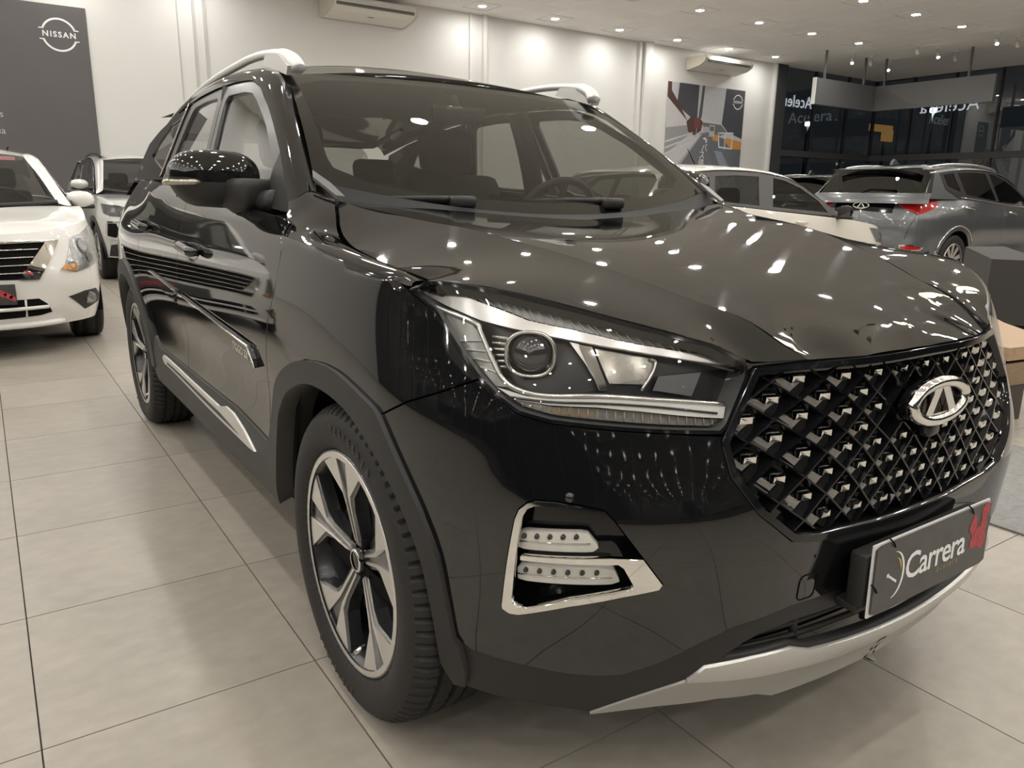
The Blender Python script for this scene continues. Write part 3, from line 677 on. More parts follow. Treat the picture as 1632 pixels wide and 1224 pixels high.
# --- bonnet: raised centre between two ridges, falling away to the sides
ridge = np.array([(-.42, -.700, 1.114), (-.28, -.655, 1.089), (-.06, -.59, 1.069), (.09, -.545, 1.047), (.27, -.475, 1.012), (.40, -.425, .978), (.55, -.36, .934), (.63, -.33, .907), (.687, -.305, .867)])
nose = SH([(0, .870), (.084, .870), (.194, .869), (.321, .868), (.428, .865)])
lampedge = SH(hl[13:21])
def bonnet():
    mir = lambda A: np.asarray(A) * [1, -1, 1]
    cen = np.array([(-.30, 0, 1.068), (-.1, 0, 1.054), (.15, 0, 1.027), (.35, 0, .990), (.52, 0, .951), (.65, 0, .914), (.705, 0, .893)])
    rg = resample(crom(ridge, 6), 22); rc = rg[[0, 4, 8, 11, 14, 17, 19, 21]]; nz = nose[[0, 2, 3]]
    C = np.vstack([rc, mir(rc), cen, nz, mir(nz[1:])]); H1 = tps(C[:, :2], C[:, 2], 3e-5)
    sh = resample(crom(shut, 6), 20); le = resample(crom(lampedge, 6), 20)
    Sd = np.vstack([rc, resample(sh, 6)[1:], resample(le, 6)[:-1], nose[4:]]); H2 = tps(Sd[:, :2], Sd[:, 2], 5e-4)
    mb = MB(); f1 = lambda q: np.column_stack([q, H1(q)]); f2 = lambda q: np.column_stack([q, H2(q)])
    back = [(-.36, .5), (-.31, .25), (-.295, 0), (-.31, -.25), (-.36, -.5)]
    fr = nose[:4, :2]
    ol = list(rg[:, :2]) + list(fr[::-1][1:]) + list((fr * [1, -1])[1:-1]) + list((rg[:, :2] * [1, -1])[::-1]) + back
    add_panel(mb, f1, ol, res=.035, depth=.0)
    ol2 = list(rg[:, :2]) + [nose[4, :2] + [-.002, .003]] + list(le[:, :2] + [-.004, .004]) + list(sh[:, :2] + [0, .004])[:-1]
    m2 = MB(); add_panel(m2, f2, ol2, res=.03, depth=.0)
    mb.add(m2.v, m2.f, m2.n); mb.add(np.array(m2.v) * [1, -1, 1], [q[::-1] for q in m2.f], np.array(m2.n) * [1, -1, 1])
    # turned-down edge all round
    e = np.vstack([le[::-1] * 1, sh[1:]]) + [0, .004, 0]; e = np.vstack([np.vstack([nose[:4], nose[4:5]]), e]); b = e.copy(); b[:, 2] -= .022; b[:5, 0] -= .004
    for sg in (1, -1):
        E = np.stack([e * [1, sg, 1], b * [1, sg, 1]], 1); mb.grid(E)
    o = mb.build('bonnet', PAINT, SUV); return H1
HOODZ = bonnet()
# --- doors
def sidecurve(pts, per=5): return [tuple(p) for p in crom(pts, per)]
def doors():
    s_end = 3.48
    bl = lambda a, b: [(s, belt(s)) for s in np.linspace(a, b, 12)]
    ol = sidecurve(door_front) + [(2.2, .475), (2.6, .475)] + sidecurve(door_mid)[::-1] + bl(2.77, 1.712)[1:-1]
    a = panel('front_door', SH, ol, PAINT, SUV, twin=True, res=.025, gap=G2)
    rearcut = [(3.62, belt(3.62)), (3.60, 1.0), (3.585, .86), (3.60, .79), (3.555, .70), (3.51, .60), (3.45, .53), (3.38, .475)]
    ol = sidecurve(door_mid) + sidecurve(rearcut)[::-1] + bl(3.62, 2.77)[1:-1]
    b = panel('rear_door', SH, ol, PAINT, SUV, twin=True, res=.025, gap=G2)
    arch = [(4.0 + .46 * math.cos(t), .35 + .46 * math.sin(t)) for t in np.radians(np.linspace(150, 8, 26))]
    ol = sidecurve(rearcut)[:-8] + arch + [(4.55, .50), (4.62, .75), (4.60, belt(4.6))] + [(s, belt(s)) for s in np.linspace(4.5, 3.66, 10)]
    q = panel('quarter_panel', SH, ol, PAINT, SUV, twin=True, res=.03, gap=G2)
    return a, b, q
doors()
# --- front bumper, painted part
gr_half = [(0, .545), (.13, .543), (.30, .553), (.365, .565), (.437, .623), (.487, .689), (.500, .744)]
fog = [(.866, .453), (.854, .544), (.843, .618), (.837, .635), (.824, .647), (.811, .652), (.778, .653), (.735, .649), (.702, .643), (.686, .627), (.638, .563), (.604, .516), (.609, .507), (.666, .495), (.751, .472), (.836, .441), (.853, .440), (.865, .447)]
low = [(.966, .355), (.937, .338), (.898, .333), (.826, .325), (.756, .316), (.70, .314), (.652, .320), (.592, .35), (.524, .39), (.464, .415), (.344, .43), (.171, .424), (0, .424)]
def mirror_s(P): return [(-a, b) for a, b in P]
def bumper():
    right = [(.496, .754)] + hl[8:3:-1] + [hl[3]] + split[::-1][1:] + arch_out[11:] + low[1:]
    half = gr_half[1:] + right          # from centre top to centre bottom
    ol = [gr_half[0]] + half + mirror_s(half[:-1])[::-1]
    hole = [p for p in fog]
    mb = MB(); add_panel(mb, SH, ol, holes=[hole, mirror_s(hole)], res=.022, gap=G2, depth=.014)
    return mb.build('front_bumper', PAINT, SUV)
bumper()
# --- matte lower bumper, silver skid plate, intake
skid_top = [(.70, .207), (.62, .255), (.532, .306), (.508, .338), (.42, .348), (.336, .351), (.289, .335), (.19, .327), (.093, .322), (0, .321)]
skid_mid = [(.532, .302), (.461, .300), (.32, .296), (.18, .276), (0, .268)]
def lower_front():
    tip = [(.985, .300), (.985, .236), (.911, .232), (.806, .223), (.70, .209)]
    ol_half = low[::-1] + tip + skid_top[1:]
    ol = ol_half + mirror_s(ol_half[1:-1])[::-1]
    intake = [(.478, .354), (.44, .378), (.40, .392), (.329, .398), (.151, .392), (0, .390)]
    lowi = [(.45, .353), (.336, .358), (.289, .343), (.093, .331), (0, .329)]
    h = intake[:-1] + mirror_s(intake)[::-1] ; hl_ = mirror_s(lowi)[:-1] + lowi[::-1]
    hole = intake + mirror_s(intake[:-1])[::-1] + mirror_s(lowi[:-1]) + lowi[::-1]
    mb = MB(); add_panel(mb, SH.off(-.004), ol, holes=[hole], res=.025, depth=.02)
    lb = mb.build('lower_bumper', PLASTIC, SUV)
    # intake tunnel with ribs
    m = MB(); add_panel(m, SH.off(-.09), [(-.50, .31), (.50, .31), (.50, .41), (-.50, .41)], res=.06, depth=0); m.build('intake_mesh', DARK, lb)
    for z in (.352, .375):
        r = MB(); P = SH.off(-.03)([(s, z) for s in np.linspace(-.46, .46, 40)]); r.tube(P, .006, 6); r.build('intake_slat', PLASTIC, lb)
    for s in (-.30, -.1, .1, .30):
        r = MB(); p = SH.off(-.03)([(s, .33), (s, .40)]); r.tube(p, .008, 6); r.build('intake_rib', PLASTIC, lb)
    # skid plate in two silver tones
    up = skid_top[2:] ; olh = up + skid_mid[::-1]
    o1 = up + mirror_s(up[:-1])[::-1] + mirror_s(skid_mid[:-1]) + skid_mid[::-1]
    m = MB(); add_panel(m, SH.off(.004), o1, res=.025, depth=.012); sk = m.build('skid_plate', SILVER, SUV)
    bot = [(.70, .203), (.62, .219), (.565, .228), (.448, .238), (.36, .228), (.31, .205), (.16, .197), (0, .195)]
    upm = [(.70, .206), (.62, .252), (.534, .300)] + skid_mid[1:]
    o2 = upm + mirror_s(upm[:-1])[::-1] + mirror_s(bot[:-1]) + bot[::-1]
    m = MB(); add_panel(m, SH.off(.0), o2, res=.025, depth=.02); m.build('lower_lip', mat('satin silver plastic', (.42, .41, .38), .42, metal=.4), sk)
lower_front()
# --- wheel arch claddings and sills
def arches():
    ao = sidecurve(arch_out, 4); ai = sidecurve(arch_in, 4)
    ol = ao + [(.955, .340), (.95, .29), (.958, .245), (.985, .240)] + ai[::-1] + [(1.86, .31), (1.92, .31)]
    panel('wheel_arch_cladding', SH.off(.010), ol, PLASTIC, SUV, twin=True, res=.025, depth=.09)
    ang = np.radians(np.linspace(178, -4, 40))
    ol = [(4.0 + .462 * math.cos(t), .35 + .458 * math.sin(t)) for t in ang] + [(4.0 + .395 * math.cos(t), .35 + .390 * math.sin(t)) for t in ang[::-1]]
    panel('wheel_arch_cladding', SH.off(.010), ol, PLASTIC, SUV, twin=True, res=.03, depth=.05)
    top = [(1.90, .47), (2.05, .478), (2.25, .490), (2.6, .485), (3.0, .480), (3.30, .478), (3.42, .478), (3.47, .52), (3.50, .50)]
    ol = top + [(3.56, .40), (3.58, .30), (3.4, .29), (1.95, .29), (1.89, .33)]
    panel('sill_cladding', SH.off(.006), ol, PLASTIC, SUV, twin=True, res=.04, depth=.05)
    tr = [(3.32, .462), (2.9, .455), (2.42, .452), (2.34, .472), (2.25, .470), (2.15, .447), (2.04, .408), (2.10, .404), (2.6, .412), (3.31, .428), (3.34, .445)]
    a, b = panel('sill_trim', SH.off(.013), tr, SILVER, SUV, twin=True, res=.03, depth=.012)
    ins = [(3.25, .444), (2.9, .440), (2.42, .434), (2.20, .418), (2.6, .424), (3.25, .436)]
    x, y = panel('trim_inlay', SH.off(.0145), ins, PLASTIC, a, twin=True, res=.03, depth=.004); y.parent = b
arches()
# --- dark inner skin so gaps and openings read dark
def inner():
    a1 = [(1.40 + .40 * math.cos(t), .35 + .41 * math.sin(t)) for t in np.linspace(0, 2 * math.pi, 36, endpoint=False)]
    a2 = [(4.0 + .41 * math.cos(t), .35 + .41 * math.sin(t)) for t in np.linspace(0, 2 * math.pi, 36, endpoint=False)]
    ol = [(.95, .30), (5.4, .30), (5.4, 1.0), (4.3, 1.10), (3.0, 1.05), (1.75, 1.0), (1.2, .93), (1.12, .80)]
    a1 = [(max(p[0], .99), min(p[1], .78)) for p in a1]; a1 = [p for p in a1 if p[1] > .31] ; a2 = [p for p in a2 if p[1] > .31]
    o, t = panel('inner_body', SH.off(-.035), ol, DARK, SUV, twin=True, holes=[a1, a2], res=.06, depth=0)
    m = MB(); m.box((-1.4, 0, .27), (3.6, 1.1, .06)); m.box((-1.3, 0, .30), (1.5, 1.6, .05)); m.build('underbody', DARK, SUV)
    m = MB(); m.box((.2, 0, .55), (.7, .9, .5), bev=.05); m.build('engine_bay', DARK, SUV)
    for cx in (0., -2.63):
        for sg in (-1, 1):
            m = MB(); m.lathe([(.405, -.79), (.405, -.56), (.05, -.55)], (cx, 0, .35), 'y', 40, math.radians(-4), math.radians(184)); w = m.build('wheel_well', DARK, SUV)
            if sg > 0: w.rotation_euler = (0, 0, math.pi); w.location = (2 * cx, 0, 0)
inner()

# --- glasshouse
def gside(q, off=0.):
    q = np.atleast_2d(np.asarray(q, float)); x, z = q[:, 0], q[:, 1]
    w = .815 - .375 * (z - 1.07) - .10 * np.maximum(0, z - 1.40) ** 1.3 - .018 * ((x + 1.5) / 1.1) ** 2 + .006 + off
    return np.stack([x, -w, z], 1)
gside.sign = 1.
def goff(o):
    f = lambda q: gside(q, o)
    f.sign = 1.; return f
def sx(x): return SH.s_of_x(x)
def bz(x): return belt(sx(x)) + .002
WSB = lambda t: np.stack([-.385 - .135 * t ** 2, -.722 * t, 1.075 + .080 * t ** 2], 1)
WST = lambda t: np.stack([-1.15 + .08 * t ** 2, -.600 * t, 1.532 - .037 * t ** 2], 1)
def wshield(q, off=0.):
    q = np.atleast_2d(np.asarray(q, float)); t, h = q[:, 0], q[:, 1]
    a, b = WSB(t), WST(t); n = np.array([.5, 0, .86]); return a * (1 - h[:, None]) + b * h[:, None] + ((.022 * 4 * h * (1 - h) + off)[:, None] * n)
wshield.sign = -1.
def glasshouse():
    # windshield with a dark printed border
    rect = [(-1, 0), (1, 0), (1, 1), (-1, 1)]
    wf = lambda q: wshield(q); wf.sign = 1.
    m = MB(); P = wshield(np.stack(np.meshgrid(np.linspace(-1, 1, 33), np.linspace(0, 1, 17)), -1).reshape(-1, 2)).reshape(17, 33, 3)
    q = np.stack(np.meshgrid(np.linspace(-1, 1, 33), np.linspace(0, 1, 17)), -1).reshape(-1, 2); N = fnormal(wshield, q, 1.); N *= np.sign(N[:, 2:3])
    F = [(i * 33 + j, i * 33 + j + 1, (i + 1) * 33 + j + 1, (i + 1) * 33 + j) for i in range(16) for j in range(32)]
    m.add(P.reshape(-1, 3), F, N); ws = m.build('windshield', WINDSHIELD, SUV)
    inn = chaikin([(-.93, .075), (.93, .075), (.955, .93), (-.955, .93)], 3, keep=.08)
    f = lambda q: wshield(q, -.004)
    mm = MB(); add_panel(mm, f, rect, holes=[inn], res=.06, depth=0); mm.build('glass_border', GLOSSBLK, ws)
    # pillars and roof rails side: one skin from the bonnet corner over the doors to the tail
    A1 = resample(crom([(-.505, -.725, 1.135), (-.66, -.690, 1.245), (-.86, -.648, 1.375), (-1.07, -.603, 1.497), (-1.30, -.606, 1.530), (-1.7, -.612, 1.545), (-2.2, -.608, 1.526), (-2.7, -.59, 1.470), (-3.05, -.57, 1.415)], 8), 90)
    A2 = resample(crom([(-.475, -.808, 1.098), (-.56, -.785, 1.155), (-.69, -.755, 1.240), (-.90, -.712, 1.365), (-1.10, -.680, 1.458), (-1.30, -.668, 1.490), (-1.7, -.665, 1.500), (-2.2, -.666, 1.478), (-2.7, -.660, 1.418), (-3.05, -.650, 1.355)], 8), 90)
    d = A2 - A1; out = np.cross(np.gradient(A1, axis=0), d); out /= np.linalg.norm(out, axis=1)[:, None]; out *= np.where(out[:, 1:2] > 0, -1, 1)
    t = np.linspace(0, 1, 11)[None, :, None]; P = A1[:, None] * (1 - t) + A2[:, None] * t + (.016 * 4 * t * (1 - t)) * out[:, None]
    m = MB(); m.grid(P); o = m.build('roof_side', PAINT, SUV); mirror_y(o)
    # roof
    C = []
    for x, zc_, ze, w in [(-1.12, 1.535, 1.497, .600), (-1.4, 1.596, 1.537, .606), (-1.8, 1.624, 1.545, .612), (-2.3, 1.580, 1.518, .605), (-2.8, 1.500, 1.455, .58), (-3.2, 1.41, 1.375, .56)]:
        C += [(x, 0, zc_), (x, .35, zc_ - .28 * (zc_ - ze)), (x, -.35, zc_ - .28 * (zc_ - ze)), (x, w, ze), (x, -w, ze)]
    C = np.array(C); R = tps(C[:, :2], C[:, 2], 1e-5); f = lambda q: np.column_stack([q, R(q)])
    hd = WST(np.linspace(-1, 1, 15))[:, :2] + [.0, 0]; side = A1[A1[:, 0] < -1.1][:, :2]
    ol = list(hd[::-1]) + [(-3.2, .55), (-3.25, .3), (-3.26, 0), (-3.25, -.3), (-3.2, -.55)][::1]
    ol = [tuple(p) for p in hd] + [tuple(p) for p in side[::4]] + [(-3.08, -.50), (-3.16, -.3), (-3.18, 0), (-3.16, .3), (-3.08, .50)] + [(p[0], -p[1]) for p in side[::4][::-1]]
    m = MB(); add_panel(m, f, ol, res=.05, depth=.02); m.build('roof_panel', PAINT, SUV)
    # side windows, satin frames
    fw_out = [(-.455, bz(-.455)), (-.56, 1.150), (-.70, 1.243), (-.90, 1.362), (-1.08, 1.447), (-1.20, 1.480), (-1.35, 1.492), (-1.54, 1.498), (-1.49, 1.30), (-1.45, bz(-1.45))]
    fw_in = [(-.70, bz(-.70) + .012), (-.715, 1.20), (-.90, 1.325), (-1.07, 1.407), (-1.15, 1.437), (-1.26, 1.451), (-1.485, 1.458), (-1.44, 1.30), (-1.405, bz(-1.405) + .012)]
    rw_out = [(-1.46, bz(-1.46)), (-1.50, 1.30), (-1.55, 1.499), (-1.80, 1.498), (-2.06, 1.486), (-2.13, 1.36), (-2.24, bz(-2.24))]
    rw_in = [(-1.515, bz(-1.515) + .012), (-1.555, 1.32), (-1.60, 1.463), (-1.80, 1.468), (-2.00, 1.458), (-2.07, 1.34), (-2.16, bz(-2.16) + .012)]
    for out_, in_, nm in ((fw_out, fw_in, 'front'), (rw_out, rw_in, 'rear')):
        in_ = [tuple(p) for p in chaikin(in_, 2, keep=.12)]
        a, b = panel('window_frame', goff(.004), out_, SATIN, SUV, twin=True, holes=[in_], res=.04, depth=.012)
        x, y = panel(nm + '_side_window', goff(-.006), [tuple(p) for p in inset(np.array(in_), -.004)], SIDEGLASS, SUV, twin=True, res=.08, depth=0)
    sail = [(-.46, bz(-.46) + .002), (-.56, 1.145), (-.69, 1.235), (-.705, 1.20), (-.695, bz(-.69))]
    panel('mirror_sail', goff(.006), sail, PLASTIC, SUV, twin=True, res=.04, depth=.012)
    # rear quarter: body skin with small window
    q = [(-2.25, bz(-2.25)), (-2.14, 1.36), (-2.07, 1.485), (-2.4, 1.458), (-2.75, 1.412), (-3.02, 1.36), (-3.15, 1.26), (-3.24, bz(-3.0) - .02)]
    qw = [(-2.33, bz(-2.33) + .04), (-2.24, 1.36), (-2.20, 1.440), (-2.45, 1.415), (-2.70, 1.34), (-2.78, 1.29)]
    panel('rear_pillar', goff(.003), q, PAINT, SUV, twin=True, holes=[qw], res=.05, depth=.012)
    panel('quarter_window', goff(-.004), qw, SIDEGLASS, SUV, twin=True, res=.1, depth=0)
    ch = crom([(-2.28, bz(-2.28) + .012), (-2.19, 1.36), (-2.13, 1.485)], 8)
    m = MB(); m.tube(gside(ch, .008), .0045, 6); o = m.build('chrome_strip', CHROME, SUV); mirror_y(o)
    # tail: back window and tailgate
    rows = [(1.415, -3.14, .50), (1.36, -3.20, .58), (1.30, -3.36, .66), (1.17, -3.43, .72), (1.10, -3.46, .76)]
    P = np.array([[(x - .06 * (abs(t) ** 2.5) * -1 * 1.0 + .0, -w * t, z) for t in np.linspace(-1, 1, 15)] for z, x, w in rows])
    m = MB(); m.grid(P[:4]); m.build('back_window', SIDEGLASS, SUV)
    m = MB(); m.grid(P[3:]); 
    for s0 in (1,):
        ol = [(4.62, 1.17), (4.64, .60), (5.515, .58), (6.39, .60), (6.41, 1.17)]
    f2 = lambda q: SH(np.column_stack([np.where(q[:, 0] > SH.smax, -(2 * SH.smax - q[:, 0]), q[:, 0]), q[:, 1]])); f2.sign = -1.
    add_panel(m, f2, [(4.63, 1.16), (4.65, .62), (5.0, .60), (SH.smax - .01, .60), (SH.smax - .01, 1.16)], res=.06)
    n = len(m.v); mv = np.array(m.v); m.add(mv * [1, -1, 1], [q[::-1] for q in m.f], None if None in m.n else np.array(m.n) * [1, -1, 1], smooth=True)
    m.build('tailgate', PAINT, SUV)
    rb = [(4.56, .49), (4.60, .62), (SH.smax - .005, .59), (SH.smax - .005, .28), (4.5, .28), (4.46, .33)]
    panel('rear_bumper', SH.off(.01), rb, PLASTIC, SUV, twin=True, res=.06)
    panel('tail_lamp', SH.off(.012), [(4.68, 1.0), (5.05, 1.0), (5.05, .90), (4.72, .86)], REDLENS, SUV, twin=True, res=.04)
    # cowl under the windshield with two wipers
    m = MB(); t = np.linspace(-1, 1, 25); a = WSB(t) + [.02, 0, .004]; b = np.stack([-.292 - .13 * t ** 2, -.71 * t, 1.052 + .046 * t ** 2], 1)
    m.grid(np.stack([a, a * .5 + b * .5 + [0, 0, -.006], b, b + [0, 0, -.03]], 0)); m.build('cowl', mat('cowl plastic', (.012, .012, .012), .55, spec=.25), SUV)
glasshouse()
def wipers():
    for y0, tip in ((-.335, (-.47, -.66)), (.215, (-.36, -.12))):
        base = (-.44, y0, 1.100)
        m = MB(); m.box((base[0], base[1], base[2] + .012), (.07, .075, .034), bev=.010); w = m.build('wiper', PLASTIC, SUV)
        q = [(base[0], y0, base[2] + .018), (base[0] - .01, y0 - .10, base[2] + .020), (base[0] - .015, y0 - .30, base[2] + .018)]
        m = MB(); m.tube(q, [.013, .010, .006], 6); m.build('wiper_arm', PLASTIC, w)
        m = MB(); m.tube([(base[0] - .012, y0 - .02, base[2] + .016), (base[0] - .014, y0 - .30, base[2] + .014), (base[0] - .05, y0 - .42, base[2] + .028)], .008, 6); m.build('wiper_blade', DARK, w)
wipers()
def corner_trim():
    m = MB(); P = np.array([(-.50, -.735, 1.148), (-.535, -.722, 1.178), (-.47, -.700, 1.128), (-.40, -.690, 1.112), (-.405, -.712, 1.116)])
    m.prism([(p[0], p[1]) for p in P], 0, .008, lambda a, b, h: (a, b, 1.112 + (-.40 - a) * .48 + h + .004)); o = m.build('windshield_corner_trim', mat('grey trim plastic', (.10, .10, .095), .35), SUV); mirror_y(o)
corner_trim()
# --- roof rails
def rails():
    path = crom([(-.985, -.585, 1.492), (-1.01, -.592, 1.522), (-1.075, -.598, 1.548), (-1.17, -.602, 1.564), (-1.32, -.605, 1.575), (-1.51, -.607, 1.576), (-1.95, -.606, 1.562), (-2.4, -.60, 1.528), (-2.7, -.592, 1.495), (-2.82, -.588, 1.468)], 6)
    rad = np.interp(np.linspace(0, 1, len(path)), [0, .012, .06, .2, .3, .85, 1], [.002, .024, .025, .022, .015, .014, .018])
    m = MB(); m.tube(path, rad, 12, flat=.95)
    foot = [(-1.00, 1.480), (-.985, 1.505), (-1.06, 1.545), (-1.20, 1.562), (-1.235, 1.535), (-1.14, 1.515)]
    m.prism(foot, -.622, -.582, lambda a_, b_, h: (a_, h, b_)); m.box((-2.74, -.592, 1.468), (.14, .034, .05), ry=-.22, bev=.012)
    o = m.build('roof_rail', mat('satin silver rail', (.72, .71, .69), .34, metal=.6), SUV); mirror_y(o)
rails()
# --- door mirrors
def mirrors():
    # head: superellipsoid-like shell, painted above, black below
    def head(z0, z1, c=(-.80, -.907, 1.164), r=(.085, .1215, .078)):
        m = MB(); P = []
        for j, z in enumerate(np.linspace(z0, z1, 15)):
            row = []
            for i in range(36):
                a = 2 * math.pi * i / 36; e_ = 2.6 if z > 0 else 3.6; k = max(0., 1 - abs(z) ** e_) ** (1 / e_)
                ca, sa = math.cos(a), math.sin(a); rx = abs(ca) ** .75 * math.copysign(1, ca); ry = abs(sa) ** .75 * math.copysign(1, sa)
                tap = 1 - .10 * max(0, -z)        # narrower below
                x = c[0] + r[0] * k * rx * (1.0 if rx > 0 else .45); y = c[1] + r[1] * k * ry * tap + (.02 * -z if z < 0 else 0)
                row.append((x, y, c[2] + r[2] * z + .012 * (y - c[1]) / r[1] * -1 * 0))
            P.append(row)
        m.grid(np.array(P), closed=True); return m
    m = head(-.12, 1.0); cap = m.build('door_mirror', PAINT, SUV)
    m = head(-1.0, -.12); low_ = m.build('mirror_lower_cover', PLASTIC, cap)
    m = MB(); m.tube(crom([(-.79, -.85, 1.105), (-.74, -.82, 1.102), (-.64, -.775, 1.105)], 6), [.048] * 13, 10, flat=.72); m.box((-.735, -.815, 1.125), (.11, .17, .082), rz=.45, bev=.02); m.build('mirror_arm', PLASTIC, cap)
    m = MB(); P = [(-.80 + .088 * math.cos(t), -.907 - .1245 * math.sin(t), 1.156 - .003 * math.sin(t)) for t in np.linspace(.45, 2.0, 16)]
    m.tube(P, [.003] + [.0085] * 14 + [.003], 8); m.build('turn_signal', mat('clear signal lens', (.42, .39, .33), .08, metal=.7, noise=.5, nscale=140), cap)
    m = MB(); m.prism([(-1.00, 1.115), (-.82, 1.110), (-.818, 1.205), (-.85, 1.228), (-.97, 1.222), (-1.005, 1.19)], -.841, -.839, lambda a, b, h: (h, a, b)); m.build('mirror_glass', CHROME, cap)
    t = mirror_y(cap)
    for ch in list(cap.children): mirror_y(ch, parent=t)
mirrors()
# --- door handles, side moulding with lettering
def side_bits():
    for s0, z0 in ((2.50, .942), (3.36, .985)):
        m = MB(); P = SH.off(.030)([(s0 + .20 * t, z0 + .012 * t) for t in np.linspace(0, 1, 14)]); P[[0, -1]] = SH.off(.006)([(s0 - .01, z0), (s0 + .21, z0 + .012)])
        m.tube(P, [.010] + [.015] * 12 + [.010], 8, flat=1.1); h = m.build('door_handle', PAINT, SUV)
        m = MB(); cup = [(s0 + .09 + .085 * math.cos(a), z0 + .004 + .034 * math.sin(a)) for a in np.linspace(0, 2 * math.pi, 20, endpoint=False)]
        add_panel(m, SH.off(.0015), cup, res=.03, depth=.001); m.build('handle_cup', GLOSSBLK, h)
        m = MB(); P2 = SH.off(.040)([(s0 + .02 + .16 * t, z0 - .004 + .012 * t) for t in np.linspace(0, 1, 10)]); m.tube(P2, .004, 6); m.build('handle_chrome', CHROME, h)
        t = mirror_y(h); [mirror_y(c, parent=t) for c in list(h.children)]
    fr = [(2.80, .779), (1.925, .733), (1.897, .683), (2.80, .737)]; rr = [(3.36, .815), (2.86, .782), (2.86, .741), (3.34, .79)]
    a, b = panel('door_moulding', SH.off(.012), fr, GLOSSBLK, SUV, twin=True, res=.04, depth=.012)
    e, e2 = panel('moulding_edge', SH.off(.0135), [(2.80, .782), (1.94, .7365), (1.897, .683), (1.91, .681), (1.915, .690), (1.945, .7325), (2.80, .777)], CHROME, a, twin=True, res=.04, depth=.003); e2.parent = b
    panel('door_moulding', SH.off(.012), rr, GLOSSBLK, SUV, twin=True, res=.04, depth=.012)
    p = SH.off(.0125)([(2.06, .712), (1.98, .708)]); x = p[1] - p[0]; M = frame(p.mean(0), x, (0, 0, 1)); place_text('moulding_lettering', 'TIGGO 5X', .030, M, CHROME, a, extrude=.0012, bold=.0012, spacing=1.1)
    p = p * [1, -1, 1]; M = frame(p.mean(0), p[0] - p[1], (0, 0, 1)); place_text('moulding_lettering', 'TIGGO 5X', .030, M, CHROME, b, extrude=.0012, bold=.0012, spacing=1.1)
side_bits()
